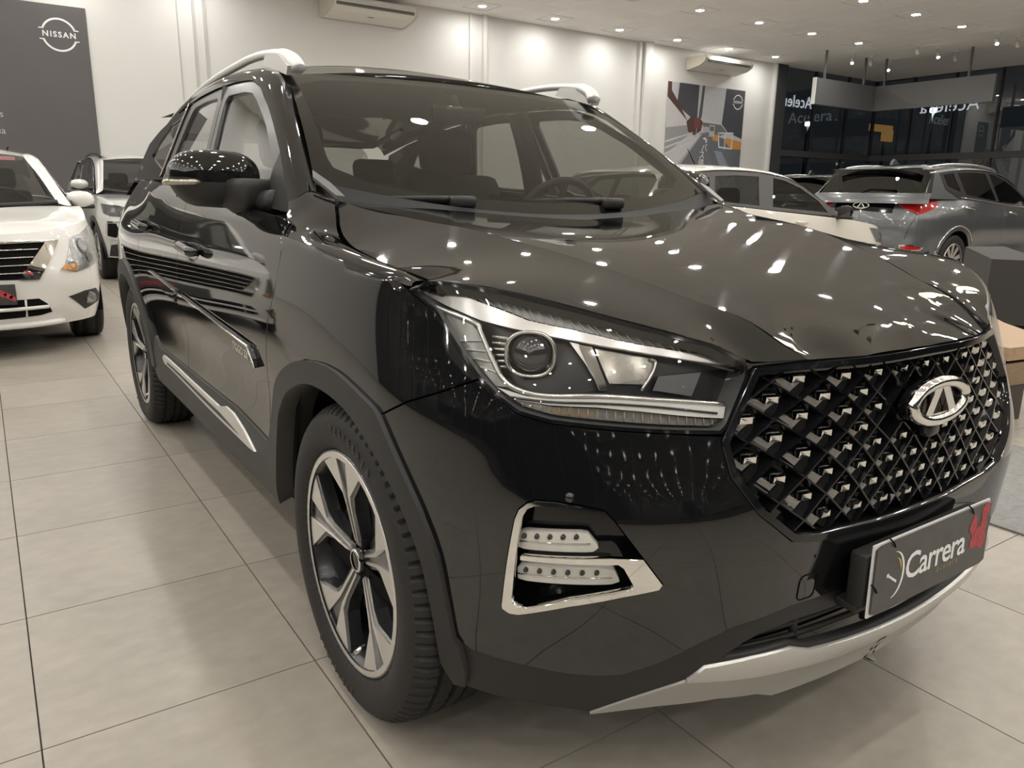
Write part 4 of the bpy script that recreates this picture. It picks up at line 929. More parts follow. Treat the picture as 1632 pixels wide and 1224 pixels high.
# --- grille with studs
GK = [0, .037, .075, .114, .154, .192, .232, .279, .330, .388, .444, .50, .56, .62, .68]
GZ = [.866, .832, .800, .770, .737, .706, .669, .632, .592, .555, .52]
def gs(k): return math.copysign(GK[abs(k)], k)
def grille():
    top = [(0, .868), (.194, .867), (.321, .865), (.424, .858), (.450, .822), (.494, .754)]
    half = top[1:] + gr_half[::-1][:-1]
    ol = [top[0]] + half + [gr_half[0]] + mirror_s(half)[::-1]
    ol = np.array(ol); inn = inset(densify(ol, .02), .012)
    m = MB(); add_panel(m, SH.off(.004), ol, holes=[inn], res=.02, depth=.035); g = m.build('grille', GLOSSBLK, SUV)
    m = MB(); add_panel(m, SH.off(-.034), ol, res=.05, depth=0); m.build('grille_back', GLOSSBLK, g)
    inn2 = inset(densify(ol, .02), .008)
    f0, f1 = SH.off(-.034), SH.off(-.008)
    # diagonal bars, each its own part
    def bar(nodes):
        if len(nodes) < 2: return
        D = densify(nodes, .012, closed=False); ok = inside(inn2, D); runs = []; cur = []
        for p, q in zip(D, ok):
            if q: cur.append(p)
            elif cur: runs.append(cur); cur = []
        if cur: runs.append(cur)
        for r in runs:
            if len(r) < 3: continue
            r = np.array(r); tg = np.gradient(r, axis=0); tg /= np.linalg.norm(tg, axis=1)[:, None]; n = np.stack([-tg[:, 1], tg[:, 0]], 1)
            P = np.stack([f0(r + n * .008), f1(r + n * .0016), f1(r - n * .0016), f0(r - n * .008)], 1)
            b = MB(); b.grid(P, smooth=False); b.build('grille_bar', GLOSSBLK, g)
    for sgn in (1, -1):
        for c in range(-13, 14):
            nodes = []
            for j in range(len(GZ)):
                k = c * 2 - 1 + sgn * j + (0 if sgn > 0 else 10) - (10 if sgn > 0 else 0) * 0
                k = 2 * c + sgn * j
                if abs(k) <= 14: nodes.append((gs(k), GZ[j]))
            bar(nodes)
    # studs: black post with a bright faceted head, a pale wedge under each
    def stud_mesh():
        m = MB(); m.box((0, .008, .0015), (.0235, .024, .0175), bev=.004); return m
    def head_mesh():
        m = MB(); s, t = .0105, .0078
        r0 = [(-s, .019, -t), (s, .019, -t), (s, .019, t), (-s, .019, t)]; r1 = [(-s * .9, .026, -t * .8), (s * .9, .026, -t * .8), (s * .85, .027, t * .7), (-s * .85, .027, t * .7)]; mid = [(-s * .25, .0255, -t * .1), (s * .35, .0245, 0)]
        m.add(r0 + r1 + mid, [(0, 1, 5, 4), (1, 2, 6, 5), (2, 3, 7, 6), (3, 0, 4, 7), (4, 5, 9, 8), (5, 6, 9), (6, 7, 8, 9), (7, 4, 8)]); return m
    def wedge_mesh():
        m = MB(); V = [(-.026, .001, -.003), (.026, .001, -.003), (0, .001, -.034), (-.009, .014, -.006), (.009, .014, -.006), (0, .012, -.016)]
        F = [(0, 1, 4, 3), (0, 3, 5, 2), (1, 2, 5, 4), (3, 4, 5), (0, 2, 1)]; m.add(V, F); return m
    sm = hm = wm = None; WEDGE = mat('warm grey wedge', (.78, .75, .69), .45)
    for j in range(1, len(GZ)):
        for k in range(-10, 11):
            if (k + j) % 2 == 0: continue
            uv = np.array([(gs(k), GZ[j] + .003)])
            if not inside(inset(densify(ol, .02), .016), uv)[0]: continue
            if abs(uv[0, 0]) < .125 and abs(GZ[j] - .768) < .045: continue
            p = SH.off(-.033)(uv)[0]; n = fnormal(SH, uv, -1.)[0]; yv = Vector((n[0], n[1], 0)).normalized(); zv = Vector((0, 0, 1)); xv = yv.cross(zv)
            M = Matrix((xv, yv, zv)).transposed().to_4x4(); M.translation = Vector(p)
            if sm is None:
                st = stud_mesh().build('stud', GLOSSBLK, g); hd = head_mesh().build('stud_head', CHROME, g); we = wedge_mesh().build('stud_wedge', WEDGE, g); sm, hm, wm = st.data, hd.data, we.data
            else:
                st = link_mesh('stud', sm, None, g); hd = link_mesh('stud_head', hm, None, g); we = link_mesh('stud_wedge', wm, None, g)
            kk = 1.0 + .30 * min(1, abs(uv[0, 0]) / .4); sc = Matrix.Diagonal((kk, 1.0, 1.0, 1))
            for q in (st, hd, we): q.matrix_local = M @ sc
    # emblem: oval ring with an A shape
    c = SH.off(.012)([(0, .770)])[0]; M = frame(c, (0, 1, 0), (-.05, 0, 1))
    a, b = .104, .042
    m = MB(); m.tube([tuple(M @ Vector((a * .88 * math.cos(t), b * .86 * math.sin(t), .006))) for t in np.linspace(0, 2 * math.pi, 49)[:-1]], .012, 10, closed=True, flat=1.0)
    e = m.build('emblem', CHROME, SUV)
    m = MB()
    for sg in (-1, 1): m.prism([(sg * .006 - .0115, .036), (sg * .006 + .0115, .036), (sg * .050 + .013, -.034), (sg * .050 - .013, -.034)], .000, .012, lambda a_, b_, h: tuple(M @ Vector((a_, b_, h))))
    m.prism([(-.05, -.033), (.05, -.033), (.044, -.022), (-.044, -.022)], .0, .010, lambda a_, b_, h: tuple(M @ Vector((a_, b_, h)))); m.build('emblem_letter', CHROME, e)
    m = MB(); m.prism([(a * math.cos(t), b * math.sin(t)) for t in np.linspace(0, 2 * math.pi, 40)[:-1]], -.014, -.001, lambda a_, b_, h: tuple(M @ Vector((a_, b_, h)))); m.build('emblem_plate', GLOSSBLK, e)
    m = MB(); p = SH.off(.0)([(0, .715)])[0]; m.box((p[0] - .012, 0, p[2]), (.05, .045, .035), bev=.01); m.build('front_camera', GLOSSBLK, g)
grille()

# --- headlights
def headlights():
    class Lamp:      # lamp fittings follow the lens, which is drawn back a little further at its outer end
        def off(self, o):
            def f(uv):
                uv = np.atleast_2d(np.asarray(uv, float)); s_ = uv[:, 0]
                d = np.interp(s_, [.44, .72, .79, .845, .878, .917, .962, 1.02, 1.09], [-.006, -.002, .003, .006, .008, .014, .024, .034, .040])
                return SH(np.column_stack([s_ + d, uv[:, 1] - .004]), o)
            f.sign = -1.; return f
    SW = Lamp()
    HL = [tuple(p) for p in hl]
    sp = lambda P, per=5: [tuple(p) for p in crom(P, per)]
    o = panel('headlight', SH.off(-.055), HL, mat('lamp bowl black', (.035, .035, .036), .22, metal=.3), SUV, res=.03, depth=0)
    ch = []
    m = MB(); L = densify(HL, .02); A = SH.off(-.002)(L); B = SH.off(-.058)(L); m.grid(np.stack([A, B], 1).transpose(1, 0, 2), closed=True, flip=True); ch.append(m.build('lamp_wall', mat('lamp wall grey', (.16, .16, .155), .3, metal=.3), o))
    m = MB(); add_panel(m, SH.off(.001), HL, res=.025, depth=0); ch.append(m.build('lens', LENS, o))
    m = MB(); add_panel(m, SH.off(.0016), HL, holes=[inset(densify(HL, .015), .006)], res=.02, depth=0); ch.append(m.build('lens_edge', GLOSSBLK, o))
    up = [(1.052, .978), (.988, .967), (.9, .946), (.853, .934), (.764, .922), (.675, .906), (.586, .892), (.517, .882), (.471, .864)]
    lo = [(.495, .867), (.587, .881), (.675, .894), (.762, .906), (.828, .914), (.886, .921), (.943, .929), (1.024, .949), (1.085, .966)]
    m = MB(); add_panel(m, SW.off(-.022), up + lo, res=.02, depth=.012); ch.append(m.build('chrome_brow', mat('bright brow', (.86, .85, .82), .22, metal=.75), o))
    # ribbed panel above the brow
    rib_out = [(1.04, .983), (.93, .975), (.80, .956), (.70, .936), (.60, .915), (.52, .895)]
    m = MB(); add_panel(m, SW.off(-.030), rib_out + up[::-1][2:], res=.02, depth=0); ch.append(m.build('ribbed_panel', mat('ribbed lamp grey', (.44, .44, .43), .35, metal=.2), o))
    rp = mat('pale rib', (.55, .55, .53), .3, metal=.3)
    for t in np.linspace(.04, .96, 26):
        a = resample(np.array(rib_out), 60)[int(t * 59)]; b = resample(np.array(up), 60)[min(59, int((t * .86 + .10) * 59))]
        m = MB(); m.tube(SW.off(-.027)(np.linspace(a, b, 5)), .0016, 5); ch.append(m.build('lens_rib', rp, o))
    # outer corner light
    oc = [(1.055, .943), (.957, .921), (.942, .910), (.912, .868), (.89, .842), (.863, .828), (.895, .827), (.915, .843), (.965, .885)]
    m = MB(); add_panel(m, SW.off(-.020), oc, res=.02, depth=.012); ch.append(m.build('corner_light', mat('frosted grey lens', (.34, .34, .32), .2, metal=.3), o))
    for t in (.25, .45, .65, .85):
        a = np.array((.992, .909)) * (1 - t) + np.array((.915, .846)) * t; b = np.array((.951, .918)) * (1 - t) + np.array((.878, .836)) * t
        m = MB(); m.tube(SW.off(-.017)(np.linspace(a, b, 4)), .0018, 5); ch.append(m.build('lens_rib', rp, o))
    # chrome curve from the corner light into the lower light bar
    cv = crom([(1.06, .948), (.957, .926), (.938, .91), (.908, .868), (.882, .838), (.85, .824), (.80, .818), (.717, .820), (.60, .813), (.482, .802)], 6)
    m = MB(); m.tube(SW.off(-.020)(cv), .0055, 8, flat=.8); ch.append(m.build('chrome_curve', SATINCHROME, o))
    du = [(.893, .826), (.84, .816), (.799, .814), (.717, .816), (.676, .815), (.592, .809), (.482, .800)]; dl = [(.488, .780), (.549, .786), (.634, .796), (.717, .803), (.798, .804), (.856, .809)]
    m = MB(); add_panel(m, SW.off(-.018), du + dl, res=.02, depth=.02); ch.append(m.build('light_bar', mat('white light guide', (.84, .82, .77), .25, spec=.6), o))
    m = MB(); m.tube(SW.off(-.0165)(crom([(.87, .813), (.80, .8095), (.70, .809), (.6, .802), (.50, .789)], 6)), .0022, 6); ch.append(m.build('light_bar_line', RIMDARK, o))
    # turn signal strip along the bottom with amber core
    m = MB(); add_panel(m, SW.off(-.030), [(.865, .806), (.80, .799), (.717, .798), (.634, .792), (.549, .781), (.49, .775), (.51, .766), (.60, .772), (.72, .781), (.79, .786), (.84, .796)], res=.02, depth=0); ch.append(m.build('turn_signal', mat('smoked signal glass', (.38, .36, .32), .2, metal=.4, noise=.5, nscale=120), o))
    m = MB(); add_panel(m, SW.off(-.0285), [(.81, .798), (.72, .796), (.722, .784), (.79, .788)], res=.015, depth=0); ch.append(m.build('amber_core', mat('amber reflector', (.36, .27, .17), .25, metal=.3, noise=.35, nscale=100), o))
    for t in np.linspace(0, 1, 22):
        s = .845 - .34 * t; m = MB(); m.tube(SW.off(-.027)([(s, np.interp(s, [.5, .63, .72, .84], [.778, .791, .797, .802])), (s, np.interp(s, [.5, .6, .72, .84], [.768, .774, .783, .797]))]), .0012, 4); ch.append(m.build('lens_rib', rp, o))
    # projector
    c = SW.off(-.045)([(.845, .880)])[0]; n = Vector((.74, -.67, .02)).normalized(); xa = n.cross(Vector((0, 0, 1))).normalized(); za = xa.cross(n)
    M = Matrix((xa, n, za)).transposed().to_4x4(); M.translation = Vector(c)
    def put(m): m.v = [tuple(M @ Vector(p)) for p in m.v]; return m
    m = MB(); k = 36; P = []
    for r, h in ((.032, .0), (.040, .012), (.044, .020), (.040, .022), (.037, .018)):
        P.append([(r * (abs(math.cos(a)) ** .8) * math.copysign(1, math.cos(a)), h, r * .92 * (abs(math.sin(a)) ** .8) * math.copysign(1, math.sin(a))) for a in np.linspace(0, 2 * math.pi, k, endpoint=False)])
    m.grid(np.array(P), closed=True); ch.append(put(m).build('projector_ring', SATINCHROME, o))
    m = MB(); m.lathe([(.0, .034), (.012, .032), (.022, .027), (.030, .019), (.034, .010)], (0, 0, 0), 'y', 32); ch.append(put(m).build('projector_lens', mat('lamp optic', (.02, .022, .026), .03, spec=.9, coat=1.), o))
    for i in range(6):
        z = .024 - i * .0095; m = MB(); m.tube([tuple(M @ Vector((.036, .014, z))), tuple(M @ Vector((.050, .012, z * 1.05))), tuple(M @ Vector((.066, .008, z * 1.1)))], [.003, .003, .002], 5); ch.append(m.build('projector_fin', SATINCHROME, o))
    # chrome strut between the two chambers
    m = MB(); add_panel(m, SW.off(-.024), [(.752, .899), (.728, .896), (.697, .829), (.713, .829)], res=.01, depth=.02); ch.append(m.build('chrome_strut', CHROME, o))
    m = MB(); add_panel(m, SW.off(-.030), [(.770, .902), (.752, .899), (.725, .852), (.713, .829), (.738, .868)], res=.01, depth=.01); ch.append(m.build('strut_shade', SATINCHROME, o))
    # reflector bowl of the inner chamber
    m = MB(); q = [(.722, .890), (.60, .872), (.618, .832), (.692, .834)]; add_panel(m, SW.off(-.046), q, res=.01, depth=0); ch.append(m.build('reflector', mat('brushed reflector', (.50, .48, .42), .18, metal=.8, noise=.35, nscale=80), o))
    m = MB(); m.tube(SW.off(-.040)(crom([(.612, .874), (.602, .868), (.61, .850), (.632, .824)], 5)), .003, 6); ch.append(m.build('chamber_edge', SATINCHROME, o))
    m = MB(); add_panel(m, SW.off(-.040), [(.598, .846), (.512, .850), (.535, .812), (.610, .824)], res=.01, depth=0); ch.append(m.build('inner_panel', mat('grey lamp panel', (.16, .16, .165), .25, metal=.3), o))
    t = mirror_y(o)
    for c_ in ch: mirror_y(c_, parent=t)
headlights()
# --- fog lamp pods
def fogs():
    F = [tuple(p) for p in fog]
    m = MB(); add_panel(m, SH.off(-.050), F, res=.03, depth=0); o = m.build('fog_lamp', GLOSSBLK, SUV); ch = []
    m = MB(); L = densify(F, .015); m.grid(np.stack([SH.off(.0)(L), SH.off(-.052)(L)], 0), closed=True, flip=True); ch.append(m.build('pod_wall', GLOSSBLK, o))
    c1 = [(.866, .453), (.854, .544), (.843, .618), (.837, .635), (.824, .647), (.811, .652), (.778, .653), (.737, .648), (.737, .643), (.778, .646), (.812, .644), (.824, .638), (.831, .625), (.835, .600), (.841, .544), (.848, .470)]
    c2 = [(.866, .453), (.848, .470), (.846, .463), (.838, .456), (.823, .456), (.751, .484), (.653, .508), (.650, .515), (.668, .548), (.677, .555), (.832, .549), (.832, .556), (.69, .565), (.638, .563), (.604, .516), (.609, .507), (.666, .495), (.751, .472), (.836, .441), (.853, .440), (.865, .447)]
    m = MB(); add_panel(m, SH.off(.003), c1, res=.012, depth=.012); add_panel(m, SH.off(.003), c2, res=.012, depth=.012); ch.append(m.build('chrome_bezel', CHROME, o))
    l1 = [(.842, .590), (.726, .598), (.706, .574), (.716, .565), (.842, .558)]; l2 = [(.843, .527), (.680, .536), (.668, .512), (.684, .506), (.843, .498)]
    for L, n in ((l1, 5), (l2, 6)):
        m = MB(); add_panel(m, SH.off(-.020), [tuple(p) for p in chaikin(L, 2, keep=.1)], res=.012, depth=.02); ch.append(m.build('led_bar', LEDGREY, o))
        a = np.array(L[0]) * .75 + np.array(L[4]) * .25; b = np.array(L[1]) * .75 + np.array(L[2]) * .25
        for i in range(n):
            q = a + (b - a) * (.10 + .72 * i / (n - 1)); m = MB(); p = SH.off(-.018)([q])[0]; m.lathe([(0, .002), (.004, .001), (.0055, -.002)], tuple(p), 'x', 12); ch.append(m.build('led', RIMDARK, o))
        m = MB(); a2 = np.array(L[0]) * .45 + np.array(L[4]) * .55; b2 = np.array(L[1]) * .45 + np.array(L[3]) * .55; m.tube(SH.off(-.019)(np.linspace(a2, b2, 8)), .0015, 5); ch.append(m.build('led_seam', CHROME, o))
    t = mirror_y(o)
    for c_ in ch: mirror_y(c_, parent=t)
    # small parking sensor dot and tow cover outline
    for s in (-.755, .755):
        m = MB(); p = SH.off(.001)([(s, .662)])[0]; m.lathe([(0, .006), (.007, .004), (.009, -.003)], tuple(p), 'x', 14); m.build('parking_sensor', PAINT, SUV)
    L = chaikin([(.330, .437), (.330, .487), (.285, .487), (.285, .437)], 2, keep=.15); m = MB(); m.tube(SH.off(.0005)(densify(L, .01)), .0012, 5, closed=True); m.build('tow_cover_seam', DARK, SUV)
fogs()
# --- licence plate with its bracket
def plate():
    c = Vector((.805, -.012, .474)); M = frame(c, (0, 1, 0), (-.02, 0, 1)); fr = lambda a, b, h: tuple(M @ Vector((a, b, h)))
    W2, H2 = .205, .067
    m = MB(); m.prism([tuple(p) for p in chaikin([(-W2, -H2), (W2, -H2), (W2, H2), (-W2, H2)], 2, keep=.04)], 0, .004, fr); pl = m.build('licence_plate', mat('charcoal plate print', (.055, .053, .050), .35, noise=.35, nscale=25), SUV)
    m = MB(); m.prism([(-W2 - .004, -H2 - .003), (W2 + .002, -H2 - .003), (W2 + .002, H2 + .003), (-W2 - .004, H2 + .003)], -.004, -.0005, fr); m.build('plate_back', mat('white plate edge', (.75, .75, .73), .3), pl)
    m = MB(); m.box((.777, -.012, .468), (.036, .42, .105), bev=.006); m.box((.762, 0, .410), (.045, .44, .018), bev=.005); m.build('plate_bracket', PLASTIC, pl)
    white, red = WHITE, mat('red plate motif', (.40, .05, .06), .5, noise=.6, nscale=90)
    place_text('plate_lettering', 'Carrera', .074, M @ Matrix.Translation((.004, .000, .0046)), white, pl, bold=.0010, spacing=.92)
    place_text('plate_subtitle', 'acelera', .022, M @ Matrix.Translation((.050, -.031, .0046)), mat('dull gold print', (.35, .27, .12), .5), pl, spacing=1.25)
    m = MB(); arc = lambda R0, a0, a1, w: [((R0 + w(t)) * math.cos(t) - .125 - .03, (R0 + w(t)) * 1.0 * math.sin(t)) for t in np.linspace(a0, a1, 18)]
    def sweep(a0, a1, R0, th):
        o_ = []; i_ = []
        for u, t in zip(np.linspace(0, 1, 18), np.linspace(a0, a1, 18)):
            k = th * math.sin(math.pi * u); o_.append((-.150 + (R0 + k) * .78 * math.cos(t), (R0 + k) * math.sin(t))); i_.append((-.150 + (R0 - k * .2) * .78 * math.cos(t), (R0 - k * .2) * math.sin(t)))
        return o_ + i_[::-1]
    m = MB(); m.prism(sweep(-1.45, 1.45, .046, .006), .0042, .0048, fr); m.prism([(-.165, .002), (-.162, .005), (-.132, -.014), (-.134, -.018)], .0042, .0048, fr); m.prism([(-.163 + .004 * math.cos(t), .003 + .004 * math.sin(t)) for t in np.linspace(0, 2 * math.pi, 12)[:-1]], .0042, .0048, fr); m.build('plate_logo', white, pl)
    m = MB(); m.prism(sweep(.1, 1.1, .036, .004), .0042, .0048, fr); m.build('plate_logo_accent', mat('gold print', (.6, .42, .12), .5), pl)
    r2 = random.Random(4)
    m = MB()
    for i in range(14):
        cx, cy = .158 + r2.uniform(-.026, .026), .018 + r2.uniform(-.036, .036); s = r2.uniform(.010, .020); k0 = r2.uniform(0, 6.28); k = 7
        m.prism([(cx + s * (.6 + .5 * r2.random()) * math.cos(k0 + 6.283 * q / k), cy + 1.5 * s * (.5 + .5 * r2.random()) * math.sin(k0 + 6.283 * q / k)) for q in range(k)], .0042, .0046 + i * .00003, fr)
    m.v = [p for p in m.v]; m.build('plate_motif', red, pl)
    for a, b in ((-.16, .067), (.12, .067), (-.205, -.01)):
        m = MB(); m.tube([fr(a - .006, b + .008, .002), fr(a, b, .007), fr(a + .008, b - .010, .006)], .0016, 5); m.build('cable_tie', DARK, pl)
plate()
# --- wheels
def wheel_at(loc, flip=False, proto=None):
    if proto is not None:
        c = copy_tree(proto, SUV); c.location = loc
        if flip: c.rotation_euler = (0, 0, math.pi)
        return c
    R0, HW = .352, .1125
    m = MB(); m.lathe([(.252, -.098), (.250, -.104), (.243, -.104), (.236, -.098), (.226, -.080), (.222, -.02), (.222, .09), (.245, .10), (.25, .105)], (0, 0, 0), 'y', 64); w = m.build('wheel', RIMDARK, SUV)
    # tyre: sidewall, shoulder blocks, tread ribs
    prof = [(.246, -.092), (.256, -.105), (.275, -.113), (.295, -.116), (.315, -.113), (.329, -.106), (.338, -.098), (.346, -.086), (.3495, -.074), (.351, -.062), (.343, -.060), (.343, -.052), (.3525, -.050), (.353, -.022), (.344, -.020), (.344, -.012), (.3535, -.010)]
    prof = prof + [(r, -h) for r, h in prof[::-1]]
    k = 320; V = []
    for i in range(k):
        a = 2 * math.pi * i / k
        for r, h in prof:
            rr = r; sip = (i % 4 == 0)
            if sip and .057 < abs(h) < .104: rr -= .009
            if (i % 4 == 2) and .02 < abs(h) < .051: rr -= .003
            V.append((rr * math.cos(a), h, rr * math.sin(a)))
    p = len(prof); m = MB(); F = []
    for i in range(k):
        i2 = (i + 1) % k
        F += [(i * p + j, i * p + j + 1, i2 * p + j + 1, i2 * p + j) for j in range(p - 1)]
    m.add(V, F, smooth=True); m.build('tyre', RUBBER, w, autosmooth=35)
    # raised sidewall letters
    txt = '225/55R18'
    for q0 in (math.radians(62), math.radians(242)):
        L = MB()
        for i, chh in enumerate(txt):
            me = text_mesh(chh, .026, extrude=.0006); a = q0 + math.radians(34) - i * math.radians(4.6); r = .300
            o_ = Vector((r * math.cos(a), -.1166, r * math.sin(a))); up = Vector((math.cos(a), 0, math.sin(a))); xx = Vector((math.sin(a), 0, -math.cos(a)))
            M = frame(o_, xx, up); L.add([tuple(M @ v.co) for v in me.vertices], [tuple(pp.vertices) for pp in me.polygons]); bpy.data.meshes.remove(me)
        L.build('sidewall_lettering', mat('raised rubber', (.05, .048, .045), .5), w)
    m = MB(); m.lathe([(.2335, -.1045), (.2445, -.1052), (.2475, -.1045), (.2475, -.1035), (.2335, -.1035)], (0, 0, 0), 'y', 64); m.build('rim_edge', MACHINED, w)
    dep = lambda r: -.100 + .030 * (1 - min(1, r / .225)) ** 1.2
    left = [(-.0045, .040), (-.0100, .044), (-.0145, .125), (-.020, .152), (-.100, .2110), (-.070, .2228), (-.026, .2323), (-.0075, .150)]
    body = [(.020, .030), (.022, .12), (.034, .152), (.108, .212), (.06, .229), (0, .236), (-.06, .229), (-.108, .212), (-.034, .152), (-.022, .12), (-.020, .030)]
    faces, bodies = None, None
    for i in range(5):
        a = 2 * math.pi * i / 5 + .10; c, s = math.cos(a), math.sin(a)
        def fr(u, v, h): x, z = u * c - v * s, u * s + v * c; return (x, dep(math.hypot(u, v)) + h, z)
        m = MB(); m.prism(body, .004, .034, fr); m.build('spoke', RIMDARK, w)
        m = MB(); m.prism(left, -.001, .006, fr); m.prism([(-u, v) for u, v in left][::-1], -.001, .006, fr); m.build('spoke_face', MACHINED, w)
        m = MB(); ca = a + math.pi / 5; m.lathe([(.0, -.078), (.009, -.078), (.010, -.06)], (.056 * -math.sin(ca), 0, .056 * math.cos(ca)), 'y', 12); m.build('lug_nut', DARK, w)
    m = MB(); m.lathe([(.0, -.086), (.024, -.085), (.029, -.080), (.030, -.06)], (0, 0, 0), 'y', 28); m.build('centre_cap', GLOSSBLK, w)
    m = MB(); m.lathe([(.021, -.0862), (.0245, -.0866), (.0265, -.084)], (0, 0, 0), 'y', 28); m.build('cap_ring', CHROME, w)
    m = MB(); m.lathe([(0, -.045), (.155, -.045), (.16, -.038), (.16, -.02), (0, -.02)], (0, 0, 0), 'y', 48); m.build('brake_disc', mat('brake steel', (.30, .29, .28), .4, metal=.9), w)
    m = MB(); m.box((.10, -.04, .08), (.06, .06, .13), ry=.7, bev=.01); m.build('brake_caliper', RIMDARK, w)
    m = MB(); m.tube([(.03, -.080, -.195), (.028, -.105, -.208)], .006, 8); m.build('valve_stem', SATINCHROME, w)
    w.location = loc
    return w
w0 = wheel_at((0, -.775, .347)); wheel_at((-2.63, -.775, .347), proto=w0); wheel_at((0, .775, .347), True, w0); wheel_at((-2.63, .775, .347), True, w0)
# --- cabin
def cabin():
    def seat(x, y):
        m = MB(); m.box((x + .02, y, .62), (.50, .50, .14), bev=.05); s = m.build('car_seat', SEAT, SUV)
        m = MB(); m.box((x - .30, y, .92), (.14, .50, .62), ry=-.28, bev=.06); m.build('backrest', SEAT, s)
        m = MB(); m.box((x - .41, y, 1.32), (.10, .27, .20), ry=-.2, bev=.045); m.build('headrest', SEAT, s)
        m = MB(); [m.tube([(x - .39, y + d, 1.19), (x - .40, y + d, 1.27)], .007, 6) for d in (-.06, .06)]; m.build('headrest_post', SATINCHROME, s)
    seat(-1.35, -.36); seat(-1.35, .36)
    m = MB(); m.box((-2.25, 0, .60), (.5, 1.25, .16), bev=.05); b = m.build('rear_bench', SEAT, SUV)
    m = MB(); m.box((-2.55, 0, .90), (.14, 1.25, .60), ry=-.3, bev=.05); m.build('bench_back', SEAT, b)
    for y in (-.4, .4): m = MB(); m.box((-2.64, y, 1.24), (.09, .25, .15), ry=-.2, bev=.04); m.build('headrest', SEAT, b)
    m = MB(); t = np.linspace(-1, 1, 21); a = WSB(t) + [-.03, 0, -.035]; a[:, 2] = np.minimum(a[:, 2], 1.06)
    r = [a, np.stack([-.62 + 0 * t, -.70 * t, 1.05 + 0 * t], 1), np.stack([-.80 + 0 * t, -.70 * t, 1.03 + 0 * t], 1), np.stack([-.86 + 0 * t, -.70 * t, .96 + 0 * t], 1), np.stack([-.78 + 0 * t, -.70 * t, .70 + 0 * t], 1)]
    m.grid(np.array(r)); m.build('dashboard', CABIN, SUV)
    c = Vector((-.93, .36, 1.02)); ax = Vector((-.90, 0, .42)).normalized(); u = Vector((0, 1, 0)); v = ax.cross(u)
    m = MB(); m.tube([tuple(c + .185 * (u * math.cos(t) + v * math.sin(t))) for t in np.linspace(0, 2 * math.pi, 41)[:-1]], .015, 8, closed=True); st = m.build('steering_wheel', CABIN, SUV)
    m = MB(); m.lathe([(0, .02), (.06, .015), (.07, -.02)], (0, 0, 0), 'z', 20); M = frame(c, u, v); m.v = [tuple(M @ Vector(p)) for p in m.v]
    for t in (0, math.pi, -math.pi / 2): m.tube([tuple(c), tuple(c + .18 * (u * math.cos(t) + v * math.sin(t)))], .014, 6)
    m.build('wheel_hub', CABIN, st)
    m = MB(); m.box((-1.02, .0, 1.405), (.03, .22, .06), ry=.2, bev=.012); rv = m.build('rear_view_mirror', GLOSSBLK, SUV)
    m = MB(); m.tube([(-1.03, 0, 1.42), (-1.06, 0, 1.47)], .014, 8); m.build('mirror_foot', CABIN, rv)
    m = MB(); m.box((-2.0, 0, .95), (2.3, 1.30, .02)); 
    m = MB(); m.grid(np.array([[(x, y, 1.50 if abs(y) > .5 else 1.525) for y in np.linspace(-.6, .6, 7)] for x in (-1.2, -2.0, -3.1)])); m.build('headliner', CABIN, SUV)
    m = MB(); m.tube(crom([(-1.50, -.70, 1.06), (-1.53, -.665, 1.3), (-1.56, -.62, 1.49)], 4), .05, 6); o = m.build('pillar_trim', CABIN, SUV); mirror_y(o)
cabin()

# ------------------------------------------------------------------ the other cars
WHITEP = mat('white car paint', (.80, .785, .745), .30, coat=1., coat_rough=.03)
IVORYP = mat('ivory car paint', (.78, .74, .66), .30, coat=1., coat_rough=.03)
SILVERP = mat('silver car paint', (.58, .58, .56), .30, metal=.45, coat=1., coat_rough=.03)
GREYP = mat('grey car paint', (.13, .135, .14), .28, metal=.5, coat=1., coat_rough=.02)
DARKP = mat('dark car paint', (.03, .031, .034), .3, metal=.3, coat=1., coat_rough=.02)
CLEARG = glass('clear car glass', (.62, .65, .63), .9)
DARKG = glass('smoked car glass', (.16, .16, .16), .95, ior=1.6)
LAMPCHR = mat('lamp reflector chrome', (.46, .46, .45), .18, metal=.6, noise=.9, nscale=75)
WHEELS = {}
def bg_wheel(style, parent, loc, flip, R=.335, n=10):
    if style not in WHEELS:
        m = MB(); m.lathe([(R * .68, -.095), (R * .64, -.10), (R * .62, -.07), (R * .62, .09)], (0, 0, 0), 'y', 40); w = m.build('wheel', RIMDARK, parent)
        m = MB(); m.lathe([(R * .66, -.09), (R * .76, -.105), (R * .88, -.108), (R * .96, -.098), (R * .995, -.08), (R, -.05), (R * .98, -.045), (R, -.04), (R, .04), (R * .98, .045), (R, .05), (R * .995, .08), (R * .9, .105), (R * .66, .09)], (0, 0, 0), 'y', 48); m.build('tyre', RUBBER, w)
        m = MB(); m.lathe([(0, -.02), (R * .63, -.02)], (0, 0, 0), 'y', 32); m.build('brake_disc', DARK, w)
        me = None
        for i in range(n):
            a = 2 * math.pi * i / n; c, s = math.cos(a), math.sin(a)
            m = MB(); m.prism([(-.018, .03), (.018, .03), (.030, R * .655), (-.030, R * .655)], -.095, -.075, lambda u, v, h: (u * c - v * s, h + .02 * (1 - math.hypot(u, v) / R), u * s + v * c)); m.build('spoke', MACHINED, w)
        m = MB(); m.lathe([(0, -.085), (.03, -.082), (.032, -.06)], (0, 0, 0), 'y', 20); m.build('centre_cap', SATINCHROME, w)
        m = MB(); m.lathe([(R * .64, -.100), (R * .675, -.102), (R * .68, -.095)], (0, 0, 0), 'y', 40); m.build('rim_edge', MACHINED, w)
        WHEELS[style] = w
    else: w = copy_tree(WHEELS[style], parent)
    w.location = loc; w.rotation_euler = (0, 0, math.pi if flip else 0); return w
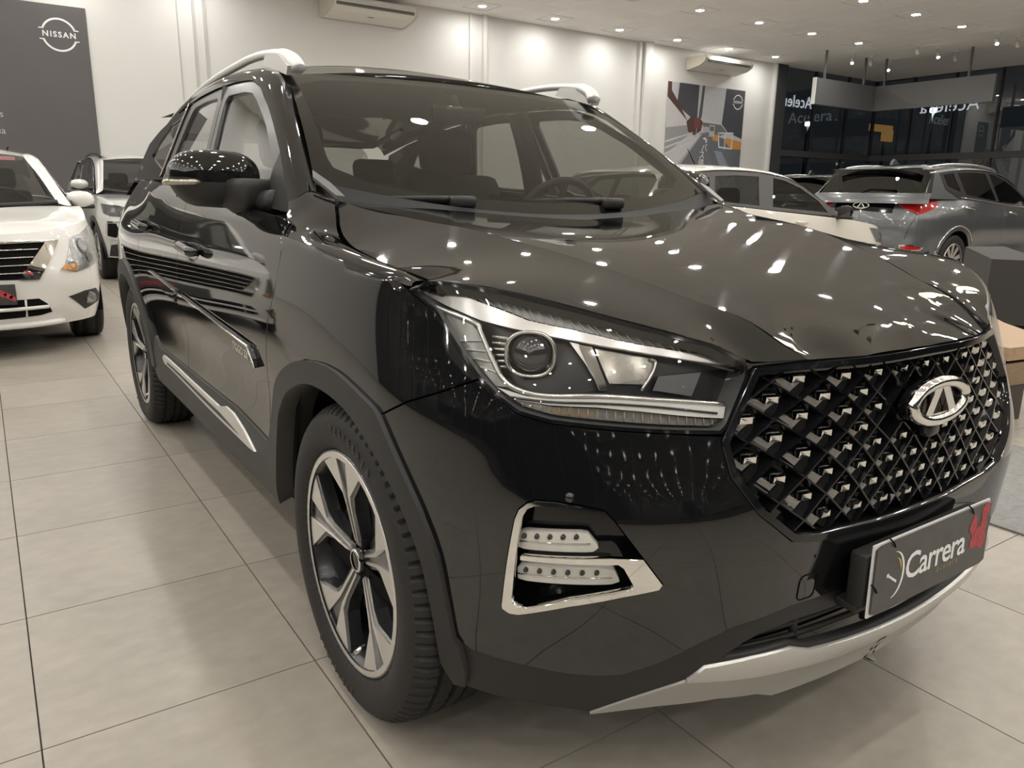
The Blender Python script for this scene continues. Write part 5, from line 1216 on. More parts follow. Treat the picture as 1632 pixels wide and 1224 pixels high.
def bg_car(name, label, loc, rz, paint, fo, wb, ro, hw, zf, zt, belt_pts, bottom, wsb, wsh, roofpts, A2pts, windows, tail, glassm=DARKG, style='alloy', seams=None, R=.335, clad=None, framem=None):
    root = tag(empty(name, (loc[0], loc[1], 0), rz), label, 'car')
    plan = [((x * fo / .757) if x > 0 else x * (wb + ro) / 3.52, y * hw / .905) for x, y in PLAN]
    bm = np.interp(-1.3, [p[0] for p in belt_pts[::-1]], [p[1] for p in belt_pts[::-1]])
    zk = [z * (bm / 1.10) if z > .4 else z for z in ZK]
    S = Shell(plan, zk, SH.D[2:-2])
    k_ = fo / .757
    sA = S.s_of_x(wsb[1][0] + .02); xs_ = lambda s: float(S.plan(np.array([s]))[0, 0])
    beltz = lambda x: float(np.interp(-x, [-p[0] for p in belt_pts], [p[1] for p in belt_pts]))
    s_n = S.sk[2:-2]; s4, s6 = s_n[2], s_n[6]
    def top(s):
        if s <= sA: return float(np.interp(s, [0, s4, s6, sA], [zf, zf + .004, zt, beltz(xs_(sA))]))
        x = xs_(s); return beltz(x) if s < S.smax - .75 else tail['zt']
    ax = [(S.s_of_x(0.0), .0), (S.s_of_x(-wb), 0.)]; RA = R + .055
    def low(s):
        z = bottom
        for sc, _ in ax:
            if abs(s - sc) < RA: z = max(z, R + math.sqrt(RA * RA - (s - sc) ** 2))
        return z
    def strip(a, b, st=.03):
        n = max(3, int((b - a) / st)); ss = np.linspace(a, b, n); return [(s, low(s)) for s in ss] + [(s, top(s)) for s in ss[::-1]]
    sm = seams or dict(bump=s_n[5] - .05, door=S.s_of_x(-.45), mid=S.s_of_x(-1.40), rear=S.s_of_x(-2.25), tail=S.smax - .78)
    out = {}
    fb = strip(0, sm['bump']); half = [p for p in fb]; n = len(half) // 2
    full = [(-s, z) for s, z in half[:n][::-1]][:-1] + half[:n] + half[n:] + [(-s, z) for s, z in half[n:][::-1]][1:]
    m = MB(); add_panel(m, S, full, res=.05, gap=.002); out['bumper'] = m.build('front_bumper', paint, root)
    for nm, a, b in (('fender', sm['bump'], sm['door']), ('front_door', sm['door'], sm['mid']), ('rear_door', sm['mid'], sm['rear']), ('quarter_panel', sm['rear'], sm['tail'])):
        out[nm] = panel(nm, S, strip(a, b), paint, root, twin=True, res=.05, gap=.003)
    m = MB(); P = strip(sm['tail'], S.smax - .002); add_panel(m, S, P, res=.06, gap=0); mv, mn, mf = np.array(m.v), np.array(m.n), list(m.f)
    m.add(mv * [1, -1, 1], [q[::-1] for q in mf], mn * [1, -1, 1]); out['tailpanel'] = m.build('tail_panel', paint, root)
    # bonnet
    e = S([(s, top(s)) for s in np.linspace(0, sA, 16)]); mir = lambda A: A * [1, -1, 1]
    xc, zc_ = wsb[0][0] + .06, wsb[0][2] - .01
    cen = np.array([(fo - .06, 0, zf + .03), (fo * .6, 0, zf + (zc_ - zf) * .36 + .02), (fo * .25, 0, zf + (zc_ - zf) * .62 + .02), (-.08, 0, zf + (zc_ - zf) * .86 + .01), (xc, 0, zc_)])
    C = np.vstack([e[::2], mir(e[2::2]), cen]); H = tps(C[:, :2], C[:, 2], 1e-5); f = lambda q: np.column_stack([q, H(q)])
    ol = [tuple(p) for p in e[:, :2]] + [(wsb[1][0] + .05, -.55), (xc, -.2), (xc, .2), (wsb[1][0] + .05, .55)] + [(p[0], -p[1]) for p in e[::-1][:-1, :2]]
    m = MB(); add_panel(m, f, ol, res=.06, depth=.012, gap=.004); out['bonnet'] = m.build('bonnet', paint, root)
    # windshield
    t = np.linspace(-1, 1, 17)
    def cur(c, k): return np.stack([c[0] + (k[0] - c[0]) * t ** 2, k[1] * -t, c[2] + (k[2] - c[2]) * t ** 2], 1)
    B, T = cur(*wsb), cur(*wsh); hh = np.linspace(0, 1, 9)[:, None, None]
    m = MB(); m.grid(B[None] * (1 - hh) + T[None] * hh + .02 * 4 * hh * (1 - hh) * np.array([.5, 0, .86])); out['windshield'] = m.build('windshield', glassm, root)
    m = MB(); m.tube(B + [.0, 0, .004], .022, 6); m.build('cowl', PLASTIC, root)
    # roof sides and roof
    A1 = resample(crom([B[-1] + [0, 0, 0], (B[-1] + T[-1]) / 2 + [.01, -.0, .012], T[-1]] + [(x, -y, z - dz) for x, y, z, dz in roofpts], 6), 60)
    A2 = resample(crom([(x, -y, z) for x, y, z in A2pts], 6), 60)
    d = A2 - A1; ou = np.cross(np.gradient(A1, axis=0), d); ou /= np.linalg.norm(ou, axis=1)[:, None] + 1e-9; ou *= np.where(ou[:, 1:2] > 0, -1, 1)
    tt = np.linspace(0, 1, 7)[None, :, None]
    m = MB(); m.grid(A1[:, None] * (1 - tt) + A2[:, None] * tt + .012 * 4 * tt * (1 - tt) * ou[:, None]); o = m.build('roof_side', paint, root); mirror_y(o)
    rr = []
    for x, y, z, dz in [(T[-1][0], -T[-1][1], wsh[0][2] if False else T[8][2], T[8][2] - T[-1][2])] + list(roofpts):
        w = np.linspace(-1, 1, 13); rr.append([(x if abs(q) > .99 else x + (T[8][0] - T[-1][0]) * (1 - q * q) * (1 if x == T[-1][0] else 0), y * q, z - dz * abs(q) ** 2.2) for q in w])
    rr = np.array(rr); R3 = np.stack([crom(rr[:, j], 5) for j in range(13)], 1); m = MB(); m.grid(R3); out['roof'] = m.build('roof_panel', paint, root)
    # side windows
    W0 = hw - .075; z0 = belt_pts[0][1]; topy, topz = A2pts[len(A2pts) // 2][1], A2pts[len(A2pts) // 2][2]; k = (W0 - topy) / (topz - z0)
    def gs_(o_):
        g = lambda q: np.stack([q[:, 0], -(W0 - k * (q[:, 1] - z0) + o_), q[:, 1]], 1)
        g.sign = 1.; return g
    tot = windows['outline']; panel('window_frame', gs_(.004), tot, framem or SATIN, root, twin=True, holes=windows['panes'], res=.06, depth=.012)
    for P in windows['panes']: panel('side_window', gs_(-.004), P, glassm, root, twin=True, res=.15, depth=0)
    if 'pillar' in windows: panel('rear_pillar', gs_(.002), windows['pillar'], paint, root, twin=True, res=.06, depth=.012)
    # tail upper
    rows = tail['rows']; P = np.array([[(x + tail.get('curve', .10) * abs(q) ** 2.4, -w * q, z) for q in np.linspace(-1, 1, 15)] for z, x, w in rows])
    gi = tail['glass']; m = MB(); m.grid(P[gi[0]:gi[1] + 1]); out['backglass'] = m.build('back_window', tail.get('glassm', DARKG), root)
    if gi[0] > 0: m = MB(); m.grid(P[:gi[0] + 1]); m.build('tail_spoiler', paint, root)
    if gi[1] < len(rows) - 1: m = MB(); m.grid(P[gi[1]:]); out['tailgate'] = m.build('tailgate', paint, root)
    # wheels, wells, underside
    for x in (0, -wb):
        for sg in (-1, 1):
            bg_wheel(style, root, (x, sg * (hw - .125), R), sg > 0, R)
            m = MB(); m.lathe([(RA, -(hw - .03)), (RA, -(hw - .35)), (.05, -(hw - .36))], (x, 0, R), 'y', 28, math.radians(-10), math.radians(190)); w = m.build('wheel_well', DARK, root)
            if sg > 0: w.rotation_euler = (0, 0, math.pi); w.location = (2 * x, 0, 0)
            if clad:
                an = np.radians(np.linspace(188, -8, 30)); sc = S.s_of_x(x); ol = [(sc + (RA + .05) * math.cos(a), R + (RA + .05) * math.sin(a)) for a in an] + [(sc + (RA - .01) * math.cos(a), R + (RA - .01) * math.sin(a)) for a in an[::-1]]
                if sg < 0: panel('wheel_arch_cladding', S.off(.008), ol, clad, root, twin=True, res=.04, depth=.03)
    m = MB(); m.box((-wb / 2, 0, bottom + .03), (wb - .75, hw * 1.75, .06)); m.box((-wb / 2, 0, bottom + .10), (wb + .9, hw * .9, .06)); m.box((.15, 0, .5), (.7, hw * 1.0, .42), bev=.05); m.build('underbody', DARK, root)
    ol = [(.9, bottom + .02), (S.smax - .05, bottom + .02), (S.smax - .05, .8), (1.2, .8)]
    # cabin
    cz = belt_pts[0][1] - 1.03
    for y in (-.36, .36):
        m = MB(); m.box((-1.22, y, .55 + cz), (.5, .48, .14), bev=.05); st = m.build('car_seat', SEAT, root); m = MB(); m.box((-1.50, y, .86 + cz), (.14, .48, .60), ry=-.28, bev=.06); m.build('backrest', SEAT, st); m = MB(); m.box((-1.60, y, 1.25 + cz), (.10, .26, .18), ry=-.2, bev=.045); m.build('headrest', SEAT, st)
    m = MB(); m.box((-2.30, 0, .82 + cz), (.16, 1.2, .60), ry=-.3, bev=.05); st = m.build('rear_bench', SEAT, root)
    for y in (-.36, .36): m = MB(); m.box((-2.40, y, 1.18 + cz), (.09, .25, .15), ry=-.2, bev=.04); m.build('headrest', SEAT, st)
    m = MB(); m.box((wsb[1][0] - .28, 0, wsb[1][2] - .14), (.50, hw * 1.5, .20), bev=.06); m.build('dashboard', CABIN, root)
    m = MB(); c = Vector((wsb[1][0] - .55, .36, wsb[1][2] - .06)); u = Vector((0, 1, 0)); v = Vector((.4, 0, .9)).normalized(); m.tube([tuple(c + .18 * (u * math.cos(a) + v * math.sin(a))) for a in np.linspace(0, 2 * math.pi, 33)[:-1]], .014, 6, closed=True); m.build('steering_wheel', CABIN, root)
    return root, S, out, top, gs_
def bg_mirror(root, c, r, cap, sgs=(1, -1), gl=None):
    for sg in sgs:
        m = MB(); P = []
        for th in np.linspace(-.5 * math.pi, .5 * math.pi, 9):
            ct, stt = math.cos(th), math.sin(th); P.append([(c[0] + r[0] * (abs(ct) ** .7) * (math.cos(a) if math.cos(a) > 0 else .4 * math.cos(a)), sg * (c[1] + r[1] * (abs(ct) ** .7) * math.sin(a)), c[2] + r[2] * stt) for a in np.linspace(0, 2 * math.pi, 20, endpoint=False)])
        m.grid(np.array(P), closed=True); o = m.build('door_mirror', cap, root)
        m = MB(); m.box((c[0] - r[0] * .42, sg * c[1], c[2]), (.006, r[1] * 1.7, r[2] * 1.5), bev=.002); m.build('mirror_glass', gl or CHROME, o)
        m = MB(); m.box((c[0], sg * c[1], c[2] - r[2] * .82), (r[0] * 1.1, r[1] * 1.9, r[2] * .5), bev=.012); m.build('mirror_base', PLASTIC, o)
        m = MB(); m.tube([(c[0], sg * (c[1] - r[1] * .6), c[2] - r[2] * .7), (c[0] - .02, sg * (c[1] - r[1] * 1.7), c[2] - r[2] * .9)], .025, 8); m.build('mirror_arm', PLASTIC, o)
def lamp(root, S, poly, nm='headlight', bulbs=(), twin=True, base=None, o0=.004):
    m = MB(); add_panel(m, S.off(o0), poly, res=.03, depth=.01); o = m.build(nm, base or LAMPCHR, root); ch = []
    for s, z, r in bulbs:
        p = S.off(o0 + .004)([(s, z)])[0]; n = fnormal(S, np.array([(s, z)]), -1.)[0]; M = frame(p, Vector(n).orthogonal(), Vector(n).cross(Vector(n).orthogonal()))
        m = MB(); m.lathe([(r, .0), (r * .92, .006), (r * .55, -.001), (0, .004)], (0, 0, 0), 'z', 20); m.v = [tuple(M @ Vector(q)) for q in m.v]; ch.append(m.build('bulb', mat('lamp bulb glass', (.35, .35, .35), .08, metal=.6), o))
    m = MB(); add_panel(m, S.off(o0 + .014), poly, res=.04, depth=.01); ch.append(m.build('lens', LENS, o))
    L = [o]
    if twin:
        t = mirror_y(o); L.append(t)
        for c in ch: mirror_y(c, parent=t)
    return L
# --- white sedan at the left
def white_sedan():
    belt_ = [(-.20, .99), (-.5, 1.0), (-1.5, 1.02), (-2.4, 1.04), (-3.7, 1.06)]
    roofp = [(-1.35, .56, 1.475, .055), (-1.8, .575, 1.485, .055), (-2.3, .56, 1.45, .06), (-2.75, .53, 1.36, .08)]
    A2 = [(-.22, .79, 1.0), (-.50, .74, 1.13), (-.80, .68, 1.29), (-1.1, .645, 1.385), (-1.6, .63, 1.41), (-2.1, .635, 1.39), (-2.5, .65, 1.30), (-2.75, .66, 1.22)]
    win = dict(outline=[(-.30, 1.0), (-.55, 1.14), (-.85, 1.29), (-1.15, 1.385), (-1.7, 1.405), (-2.2, 1.37), (-2.55, 1.26), (-2.72, 1.06), (-1.5, 1.025)],
               panes=[[(-.48, 1.03), (-.85, 1.25), (-1.15, 1.34), (-1.38, 1.36), (-1.38, 1.045)], [(-1.46, 1.05), (-1.46, 1.36), (-1.75, 1.365), (-2.12, 1.33), (-2.25, 1.07)]])
    tail = dict(zt=1.05, rows=[(1.36, -2.72, .54), (1.20, -2.98, .62), (1.06, -3.25, .68), (1.05, -3.66, .70), (.95, -3.72, .74)], glass=(0, 2), glassm=CLEARG)
    root, S, out, top, g = bg_car('sedan', 'white sedan parked facing us at the left picture edge, with chrome V grille', (-5.45, -1.63), 0., WHITEP, .86, 2.60, 1.05, .90, .825, .90, belt_, .20,
        ((-.18, 0, .985), (-.30, .70, 1.02)), ((-1.10, 0, 1.42), (-1.0, .545, 1.385)), roofp, A2, win, tail, CLEARG, 'sedan alloy', R=.30)
    S_ = lambda y, lx=None: float(np.interp(y, S.plan(np.linspace(0, 1.3, 400))[:, 1], np.linspace(0, 1.3, 400)))
    q = lambda L: [(S_(y), z) for y, z in L]
    lamp(root, S, [(S.s_of_x(.27), .868), (S_(.72), .80), (S_(.685), .725), (S_(.63), .625), (S_(.585), .580), (S_(.68), .560), (S_(.78), .585), (S.s_of_x(.33), .640), (S.s_of_x(.20), .76)], bulbs=[(S_(.78), .735, .055), (S_(.80), .655, .04), (S_(.67), .610, .03)])
    m = MB(); add_panel(m, S.off(.012), [(S_(.70), .625), (S_(.615), .615), (S_(.595), .588), (S_(.69), .57)], res=.03, depth=.005); o = m.build('turn_signal', mat('amber glass', (.75, .33, .10), .15, noise=.4, nscale=60), root); mirror_y(o)
    gr = [(0, .545), (S_(.40), .535), (S_(.46), .56), (S_(.62), .785), (S_(.30), .775), (0, .77)]; full = gr + [(-s, z) for s, z in gr[1:-1]][::-1]
    m = MB(); add_panel(m, S.off(.004), full, res=.04, depth=.01); G = m.build('grille', DARK, root)
    for z in (.58, .63, .68, .73):
        w = float(np.interp(z, [.55, .75], [.36, .50])); m = MB(); m.tube(S.off(.012)([(s, z) for s in np.linspace(-S_(w), S_(w), 30)]), .007, 6, flat=.7); m.build('grille_slat', SATINCHROME, G)
    for sg in (1, -1):
        m = MB(); add_panel(m, S.off(.016), [(sg * a, b) for a, b in [(S_(.34), .535), (S_(.45), .532), (S_(.47), .565), (S_(.63), .788), (S_(.54), .775), (S_(.37), .59)]], res=.03, depth=.012); m.build('chrome_wing', CHROME, G)
        m = MB(); m.tube(S.off(.012)([(sg * s, .775 + .01 * s) for s in np.linspace(0, S_(.60), 14)]), .010, 6); m.build('chrome_bar', CHROME, G)
        fogp = [(sg * a, b) for a, b in q([(.63, .392), (.74, .418), (.825, .420), (.858, .37), (.85, .322), (.76, .282)])]
        m = MB(); add_panel(m, S.off(.005), fogp, res=.03, depth=.01); fo_ = m.build('fog_lamp', PLASTIC, root); p = S.off(.012)([(sg * S_(.775), .362)])[0]
        m = MB(); m.lathe([(0, .012), (.02, .010), (.036, .004), (.042, .010), (.044, -.005)], tuple(p), 'x', 20); m.build('fog_lens', LAMPCHR, fo_)
    lg = [(0, .40), (S_(.44), .402), (S_(.49), .36), (S_(.52), .30), (S_(.45), .285), (0, .272)]; full = lg + [(-s, z) for s, z in lg[1:-1]][::-1]
    m = MB(); add_panel(m, S.off(.004), full, res=.04, depth=.01); L = m.build('lower_grille', DARK, root)
    m = MB(); m.tube(S.off(.012)([(s, .343) for s in np.linspace(-S_(.49), S_(.49), 24)]), .013, 6); m.build('lower_bar', WHITEP, L)
    for y in (-.36, .36): m = MB(); m.tube(S.off(.010)([(math.copysign(S_(abs(y)), y), .28), (math.copysign(S_(abs(y)), y), .40)]), .007, 6); m.build('lower_rib', WHITEP, L)
    m = MB(); P = S.off(.018)([(s, .225) for s in np.linspace(-S_(.60), S_(.60), 24)]); m.tube(P, .028, 8, flat=.8); m.build('bumper_lip', WHITEP, root)
    m = MB(); m.box((.875, 0.11, .445), (.008, .41, .135), bev=.003); p = m.build('licence_plate', mat('charcoal plate print', (.055, .053, .050), .35), root)
    for a, b, s in ((.20, .462, .030), (.235, .452, .028), (.27, .435, .026), (.295, .42, .022), (.16, .475, .024)):
        m = MB(); m.prism([(a - s, b + s * .5), (a - s * .2, b + s), (a + s, b), (a + s * .4, b - s), (a - s * .5, b - s * .5)], .8795, .8805, lambda u, v, h: (h, u, v)); m.build('plate_motif', mat('red plate motif', (.62, .05, .06), .5), p)
    bg_mirror(root, (-.42, .875, 1.045), (.07, .105, .068), WHITEP)
    m = MB(); m.box((-.99, .40, 1.368), (.004, .16, .05), ry=-.9); m.build('window_sticker', mat('pink sticker', (.75, .30, .32), .5), root)
    for yy in (.44, -.44): m = MB(); m.tube([(-1.12, yy, 1.458), (-1.5, yy + .02, 1.475), (-2.2, yy + .02, 1.455)], .006, 5); m.build('roof_seam', DARK, root)
white_sedan()
# --- silver SUV behind it
def suv_parts():
    belt_ = [(-.20, 1.05), (-.5, 1.065), (-1.5, 1.10), (-2.4, 1.16), (-3.6, 1.20)]
    roofp = [(-1.35, .60, 1.60, .045), (-1.9, .62, 1.635, .045), (-2.5, .615, 1.63, .045), (-3.05, .60, 1.585, .05)]
    A2 = [(-.25, .82, 1.07), (-.50, .785, 1.17), (-.80, .745, 1.33), (-1.1, .71, 1.47), (-1.6, .69, 1.555), (-2.2, .685, 1.56), (-2.8, .685, 1.51), (-3.1, .68, 1.47)]
    win = dict(outline=[(-.34, 1.08), (-.55, 1.17), (-.85, 1.33), (-1.12, 1.45), (-1.5, 1.535), (-2.0, 1.55), (-2.60, 1.535), (-2.93, 1.49), (-2.84, 1.29), (-2.52, 1.165), (-1.5, 1.085), (-.36, 1.05)],
               panes=[[(-.58, 1.105), (-.60, 1.17), (-.9, 1.33), (-1.15, 1.435), (-1.45, 1.505), (-1.62, 1.52), (-1.44, 1.14)], [(-1.50, 1.15), (-1.72, 1.52), (-2.05, 1.525), (-2.48, 1.51), (-2.33, 1.225)], [(-2.45, 1.255), (-2.59, 1.505), (-2.86, 1.475), (-2.79, 1.33)]],
               pillar=[(-2.53, 1.16), (-2.86, 1.285), (-2.95, 1.50), (-2.6, 1.55), (-3.12, 1.48), (-3.30, 1.30), (-3.40, 1.17)])
    tail = dict(zt=1.19, rows=[(1.585, -3.02, .60), (1.568, -3.22, .66), (1.535, -3.20, .72), (1.235, -3.43, .84), (1.18, -3.50, .86), (1.10, -3.53, .87)], glass=(2, 3), curve=.12)
    return belt_, roofp, A2, win, tail
def silver_suv():
    b, r, a, w, t = suv_parts()
    root, S, out, top, g = bg_car('suv', 'silver SUV standing behind the white sedan, partly hidden by the black SUV', (-9.80, .65), 0., SILVERP, .85, 2.65, .95, .92, .93, 1.0, b, .30, ((-.20, 0, 1.06), (-.34, .72, 1.12)), ((-1.15, 0, 1.56), (-1.05, .60, 1.515)), r, a, w, t, CLEARG, 'suv alloy', R=.35, clad=PLASTIC)
    S_ = lambda y: float(np.interp(y, S.plan(np.linspace(0, 1.3, 400))[:, 1], np.linspace(0, 1.3, 400)))
    lamp(root, S, [(S.s_of_x(.30), .955), (S_(.74), .935), (S_(.60), .905), (S_(.54), .86), (S_(.66), .80), (S_(.80), .805), (S.s_of_x(.42), .84)], bulbs=[(S_(.78), .875, .035), (S_(.68), .855, .03)], base=mat('dark lamp', (.05, .05, .052), .2, metal=.5, noise=.6, nscale=60))
    for sg in (1, -1):
        ring = [(sg * a_, b_) for a_, b_ in [(S_(.835), .745), (S_(.60), .75), (S_(.58), .72), (S_(.62), .52), (S_(.80), .53), (S_(.845), .58)]]
        m = MB(); add_panel(m, S.off(.010), ring, holes=[inset(densify(ring, .03), .018)], res=.03, depth=.02); v = m.build('fog_bezel', CHROME, root)
        m = MB(); add_panel(m, S.off(.003), [(sg * a_, b_) for a_, b_ in [(S_(.82), .72), (S_(.74), .72), (S_(.70), .62), (S_(.74), .55), (S_(.82), .57)]], res=.03, depth=.006); m.build('vent', DARK, v)
    m = MB(); gp = [(-S_(.5), .80), (S_(.5), .80), (S_(.56), .70), (S_(.50), .52), (-S_(.5), .52), (-S_(.56), .70)]; add_panel(m, S.off(.004), gp, res=.05, depth=.01); G = m.build('grille', DARK, root)
    for z in (.57, .63, .69, .75): m = MB(); m.tube(S.off(.01)([(s, z) for s in np.linspace(-S_(.5), S_(.5), 20)]), .008, 6); m.build('grille_slat', CHROME, G)
    m = MB(); add_panel(m, S.off(.006), [(-S_(.84), .32), (S_(.84), .32), (S_(.80), .46), (S_(.6), .49), (-S_(.6), .49), (-S_(.80), .46)], res=.06, depth=.01); m.build('lower_bumper', PLASTIC, root)
    bg_mirror(root, (-.48, .975, 1.185), (.07, .105, .065), SILVERP)
    rails_for(root, GLOSSBLK)
def rails_for(root, m_):
    for sg in (1, -1):
        m = MB(); P = crom([(-1.22, sg * .605, 1.555), (-1.36, sg * .615, 1.590), (-1.9, sg * .625, 1.625), (-2.5, sg * .62, 1.620), (-2.92, sg * .61, 1.585), (-3.06, sg * .60, 1.545)], 5); m.tube(P, .017, 8); m.build('roof_rail', m_, root)
silver_suv()
# --- ivory hatchback in the right-hand row
def ivory_hatch():
    belt_ = [(-.18, .93), (-.5, .955), (-1.45, 1.02), (-2.3, 1.08), (-3.5, 1.12)]
    roofp = [(-1.30, .55, 1.445, .045), (-1.75, .57, 1.465, .045), (-2.3, .565, 1.45, .05), (-2.85, .54, 1.39, .05)]
    A2 = [(-.18, .77, .95), (-.40, .73, 1.06), (-.72, .685, 1.22), (-1.05, .65, 1.34), (-1.55, .635, 1.395), (-2.1, .635, 1.395), (-2.6, .64, 1.35), (-2.9, .64, 1.29)]
    win = dict(outline=[(-.28, .955), (-.55, 1.12), (-.85, 1.265), (-1.10, 1.34), (-1.55, 1.385), (-2.05, 1.385), (-2.50, 1.345), (-2.66, 1.24), (-2.60, 1.115), (-1.5, 1.03)],
               panes=[[(-.48, 1.00), (-.62, 1.12), (-.88, 1.245), (-1.12, 1.315), (-1.30, 1.34), (-1.38, 1.055)], [(-1.58, 1.065), (-1.52, 1.345), (-1.85, 1.35), (-2.16, 1.335), (-2.22, 1.11)], [(-2.29, 1.115), (-2.24, 1.325), (-2.45, 1.305), (-2.56, 1.21)]],
               pillar=[(-2.60, 1.105), (-2.68, 1.24), (-2.52, 1.355), (-2.9, 1.30), (-3.1, 1.10)])
    tail = dict(zt=1.10, rows=[(1.39, -2.85, .53), (1.36, -2.98, .55), (1.10, -3.24, .68), (1.0, -3.30, .74)], glass=(1, 2), glassm=CLEARG)
    root, S, out, top, g = bg_car('hatchback', 'ivory hatchback in the right row, its windows showing past the black bonnet', (-4.36, 6.52), math.pi / 2, IVORYP, .98, 2.50, .72, .86, .78, .87, belt_, .20, ((-.12, 0, .92), (-.26, .68, .965)), ((-1.06, 0, 1.385), (-.98, .53, 1.35)), roofp, A2, win, tail, glass('grey car glass', (.34, .36, .35), .9), 'sedan alloy', R=.30, framem=mat('charcoal window frame', (.075, .07, .068), .45))
    bg_mirror(root, (-.40, .915, 1.01), (.06, .085, .07), GLOSSBLK, gl=mat('dim mirror glass', (.10, .10, .10), .05, metal=.6))
    m = MB(); m.tube([(-1.62, .1, 1.46), (-1.76, .1, 1.63)], [.006, .003], 6); m.build('antenna', DARK, root)
    S_ = lambda y: float(np.interp(y, S.plan(np.linspace(0, 1.3, 400))[:, 1], np.linspace(0, 1.3, 400)))
    lamp(root, S, [(S.s_of_x(.25), .84), (S_(.66), .79), (S_(.58), .70), (S_(.72), .66), (S.s_of_x(.38), .68)], bulbs=[(S_(.72), .75, .04)])
    for x in (-.95, -1.95):
        for sg in (1, -1): m = MB(); s0 = S.s_of_x(x); m.tube([tuple(p * [1, sg, 1]) for p in S.off(.025)([(s0, .90), (s0 + .09, .905), (s0 + .18, .91)])], .012, 6); m.build('door_handle', IVORYP, root)
ivory_hatch()
# --- grey SUV, seen from behind, and a dark one beyond it
def rear_suv(label, loc, paint, full=True):
    b, r, a, w, t = suv_parts()
    root, S, out, top, g = bg_car('suv', label, loc, math.pi / 2, paint, .85, 2.65, .90, .92, .93, 1.0, b, .28, ((-.20, 0, 1.06), (-.34, .72, 1.12)), ((-1.15, 0, 1.56), (-1.05, .60, 1.515)), r, a, w, t, DARKG, 'suv alloy', R=.35, clad=None)
    rails_for(root, SATINCHROME)
    bg_mirror(root, (-.48, .985, 1.165), (.07, .105, .07), paint)
    m = MB(); m.prism([(-2.72, 1.625), (-2.90, 1.615), (-2.88, 1.66), (-2.84, 1.695)], -.02, .02, lambda u, v, h: (u, h, v)); m.build('shark_fin_antenna', paint, root)
    sm_ = S.smax; S_ = lambda y: float(np.interp(y, S.plan(np.linspace(sm_ - .9, sm_, 400))[::-1, 1], np.linspace(sm_ - .9, sm_, 400)[::-1]))
    sx_ = S.s_of_x
    tl = [(S_(.455), 1.138), (S_(.70), 1.141), (sx_(-3.05), 1.128), (sx_(-3.16), 1.055), (sx_(-3.32), .985), (S_(.74), .968), (S_(.60), 1.03), (S_(.475), 1.10)]
    m = MB(); add_panel(m, S.off(.012), tl, res=.03, depth=.02); o = m.build('tail_lamp', REDLENS, root); m = MB(); m.tube(S.off(.014)([(S_(.745), 1.138), (S_(.72), .975)]), .006, 6); c = m.build('lamp_seam', mat('dark red seam', (.10, .005, .005), .3), o)
    m = MB(); m.tube(S.off(.015)([(S_(.76), 1.0), (sx_(-3.30), 1.0), (sx_(-3.20), 1.04)]), .005, 5); c2 = m.build('lamp_glow_line', mat('bright red line', (.8, .05, .04), .2), o); tw = mirror_y(o); mirror_y(c, parent=tw); mirror_y(c2, parent=tw)
    rf = [(S_(.60), .555), (S_(.70), .562), (S_(.80), .535), (S_(.78), .515), (S_(.61), .52)]
    for k, (o_, inn) in enumerate(((.010, .0),)):
        m = MB(); add_panel(m, S.off(.010), [tuple(p) for p in inset(densify(rf, .03), -.014)], res=.04, depth=.01); ch = m.build('reflector_frame', CHROME, root); m = MB(); add_panel(m, S.off(.014), rf, res=.03, depth=.006); rd = m.build('reflector', REDLENS, ch); tw = mirror_y(ch); mirror_y(rd, parent=tw)
    xr = S.off(.012)([(sm_ - .01, 1.07)])[0][0]
    fr = lambda u, v, h: (xr - h, -u, 1.07 + v)
    m = MB(); m.tube([fr(.115 * math.cos(q), .040 * math.sin(q), .012) for q in np.linspace(0, 2 * math.pi, 33)[:-1]], .010, 8, closed=True); e = m.build('emblem', CHROME, root); m = MB()
    for sg in (-1, 1): m.prism([(sg * .004 - .010, .032), (sg * .004 + .010, .032), (sg * .05 + .010, -.030), (sg * .05 - .010, -.030)], .004, .014, fr)
    m.build('emblem_letter', CHROME, e)
    m = MB(); add_panel(m, S.off(.003), [(S_(.44), .975), (S_(.45), 1.115), (sm_ - .01, 1.12), (sm_ - .01, 1.0)], res=.06, depth=.004); o = m.build('tailgate_recess', GLOSSBLK, root); mirror_y(o)
    for s0, z in ((sx_(-2.30), 1.045), (sx_(-1.12), .985)):
        for sg in (1, -1): m = MB(); P = S.off(.028)([(s0, z), (s0 + .10, z + .008), (s0 + .20, z + .016)]); m.tube([tuple(p * [1, sg, 1]) for p in P], .013, 6); m.build('door_handle', CHROME, root)
    m = MB(); m.tube(S.off(.004)(crom([(sx_(-2.50), 1.19), (sx_(-2.0), 1.15), (sx_(-1.4), 1.105), (sx_(-.6), 1.06)], 5)), .006, 5); o = m.build('belt_chrome', CHROME, root); mirror_y(o)
    an = np.radians(np.linspace(150, -20, 24)); sc = sx_(-2.65); m = MB(); m.tube(S.off(.006)([(sc - .47 * math.cos(math.pi - q), .36 + .46 * math.sin(q)) for q in an]), .009, 6); o = m.build('arch_trim', SATINCHROME, root); mirror_y(o)
    m = MB(); m.box((-3.24, 0, 1.545), (.10, 1.24, .02), bev=.008); m.build('spoiler_lip', GLOSSBLK, root)
    m = MB(); m.tube([(-3.43, .05, 1.235), (-3.40, -.05, 1.28), (-3.40, -.42, 1.27)], .010, 6); m.build('rear_wiper', DARK, root)
    m = MB(); add_panel(m, S.off(.008), [(sx_(-3.20), .50), (S_(.70), .46), (sm_ - .005, .46), (sm_ - .005, .30), (sx_(-3.15), .30)], res=.06, depth=.01); o = m.build('lower_rear_bumper', PLASTIC, root); mirror_y(o)
    m = MB(); L = [(S_(.735), .965), (S_(.67), .80), (S_(.63), .64)]; m.tube(S.off(.002)(crom(L, 5)), .003, 5); o = m.build('tailgate_seam', DARK, root); mirror_y(o)
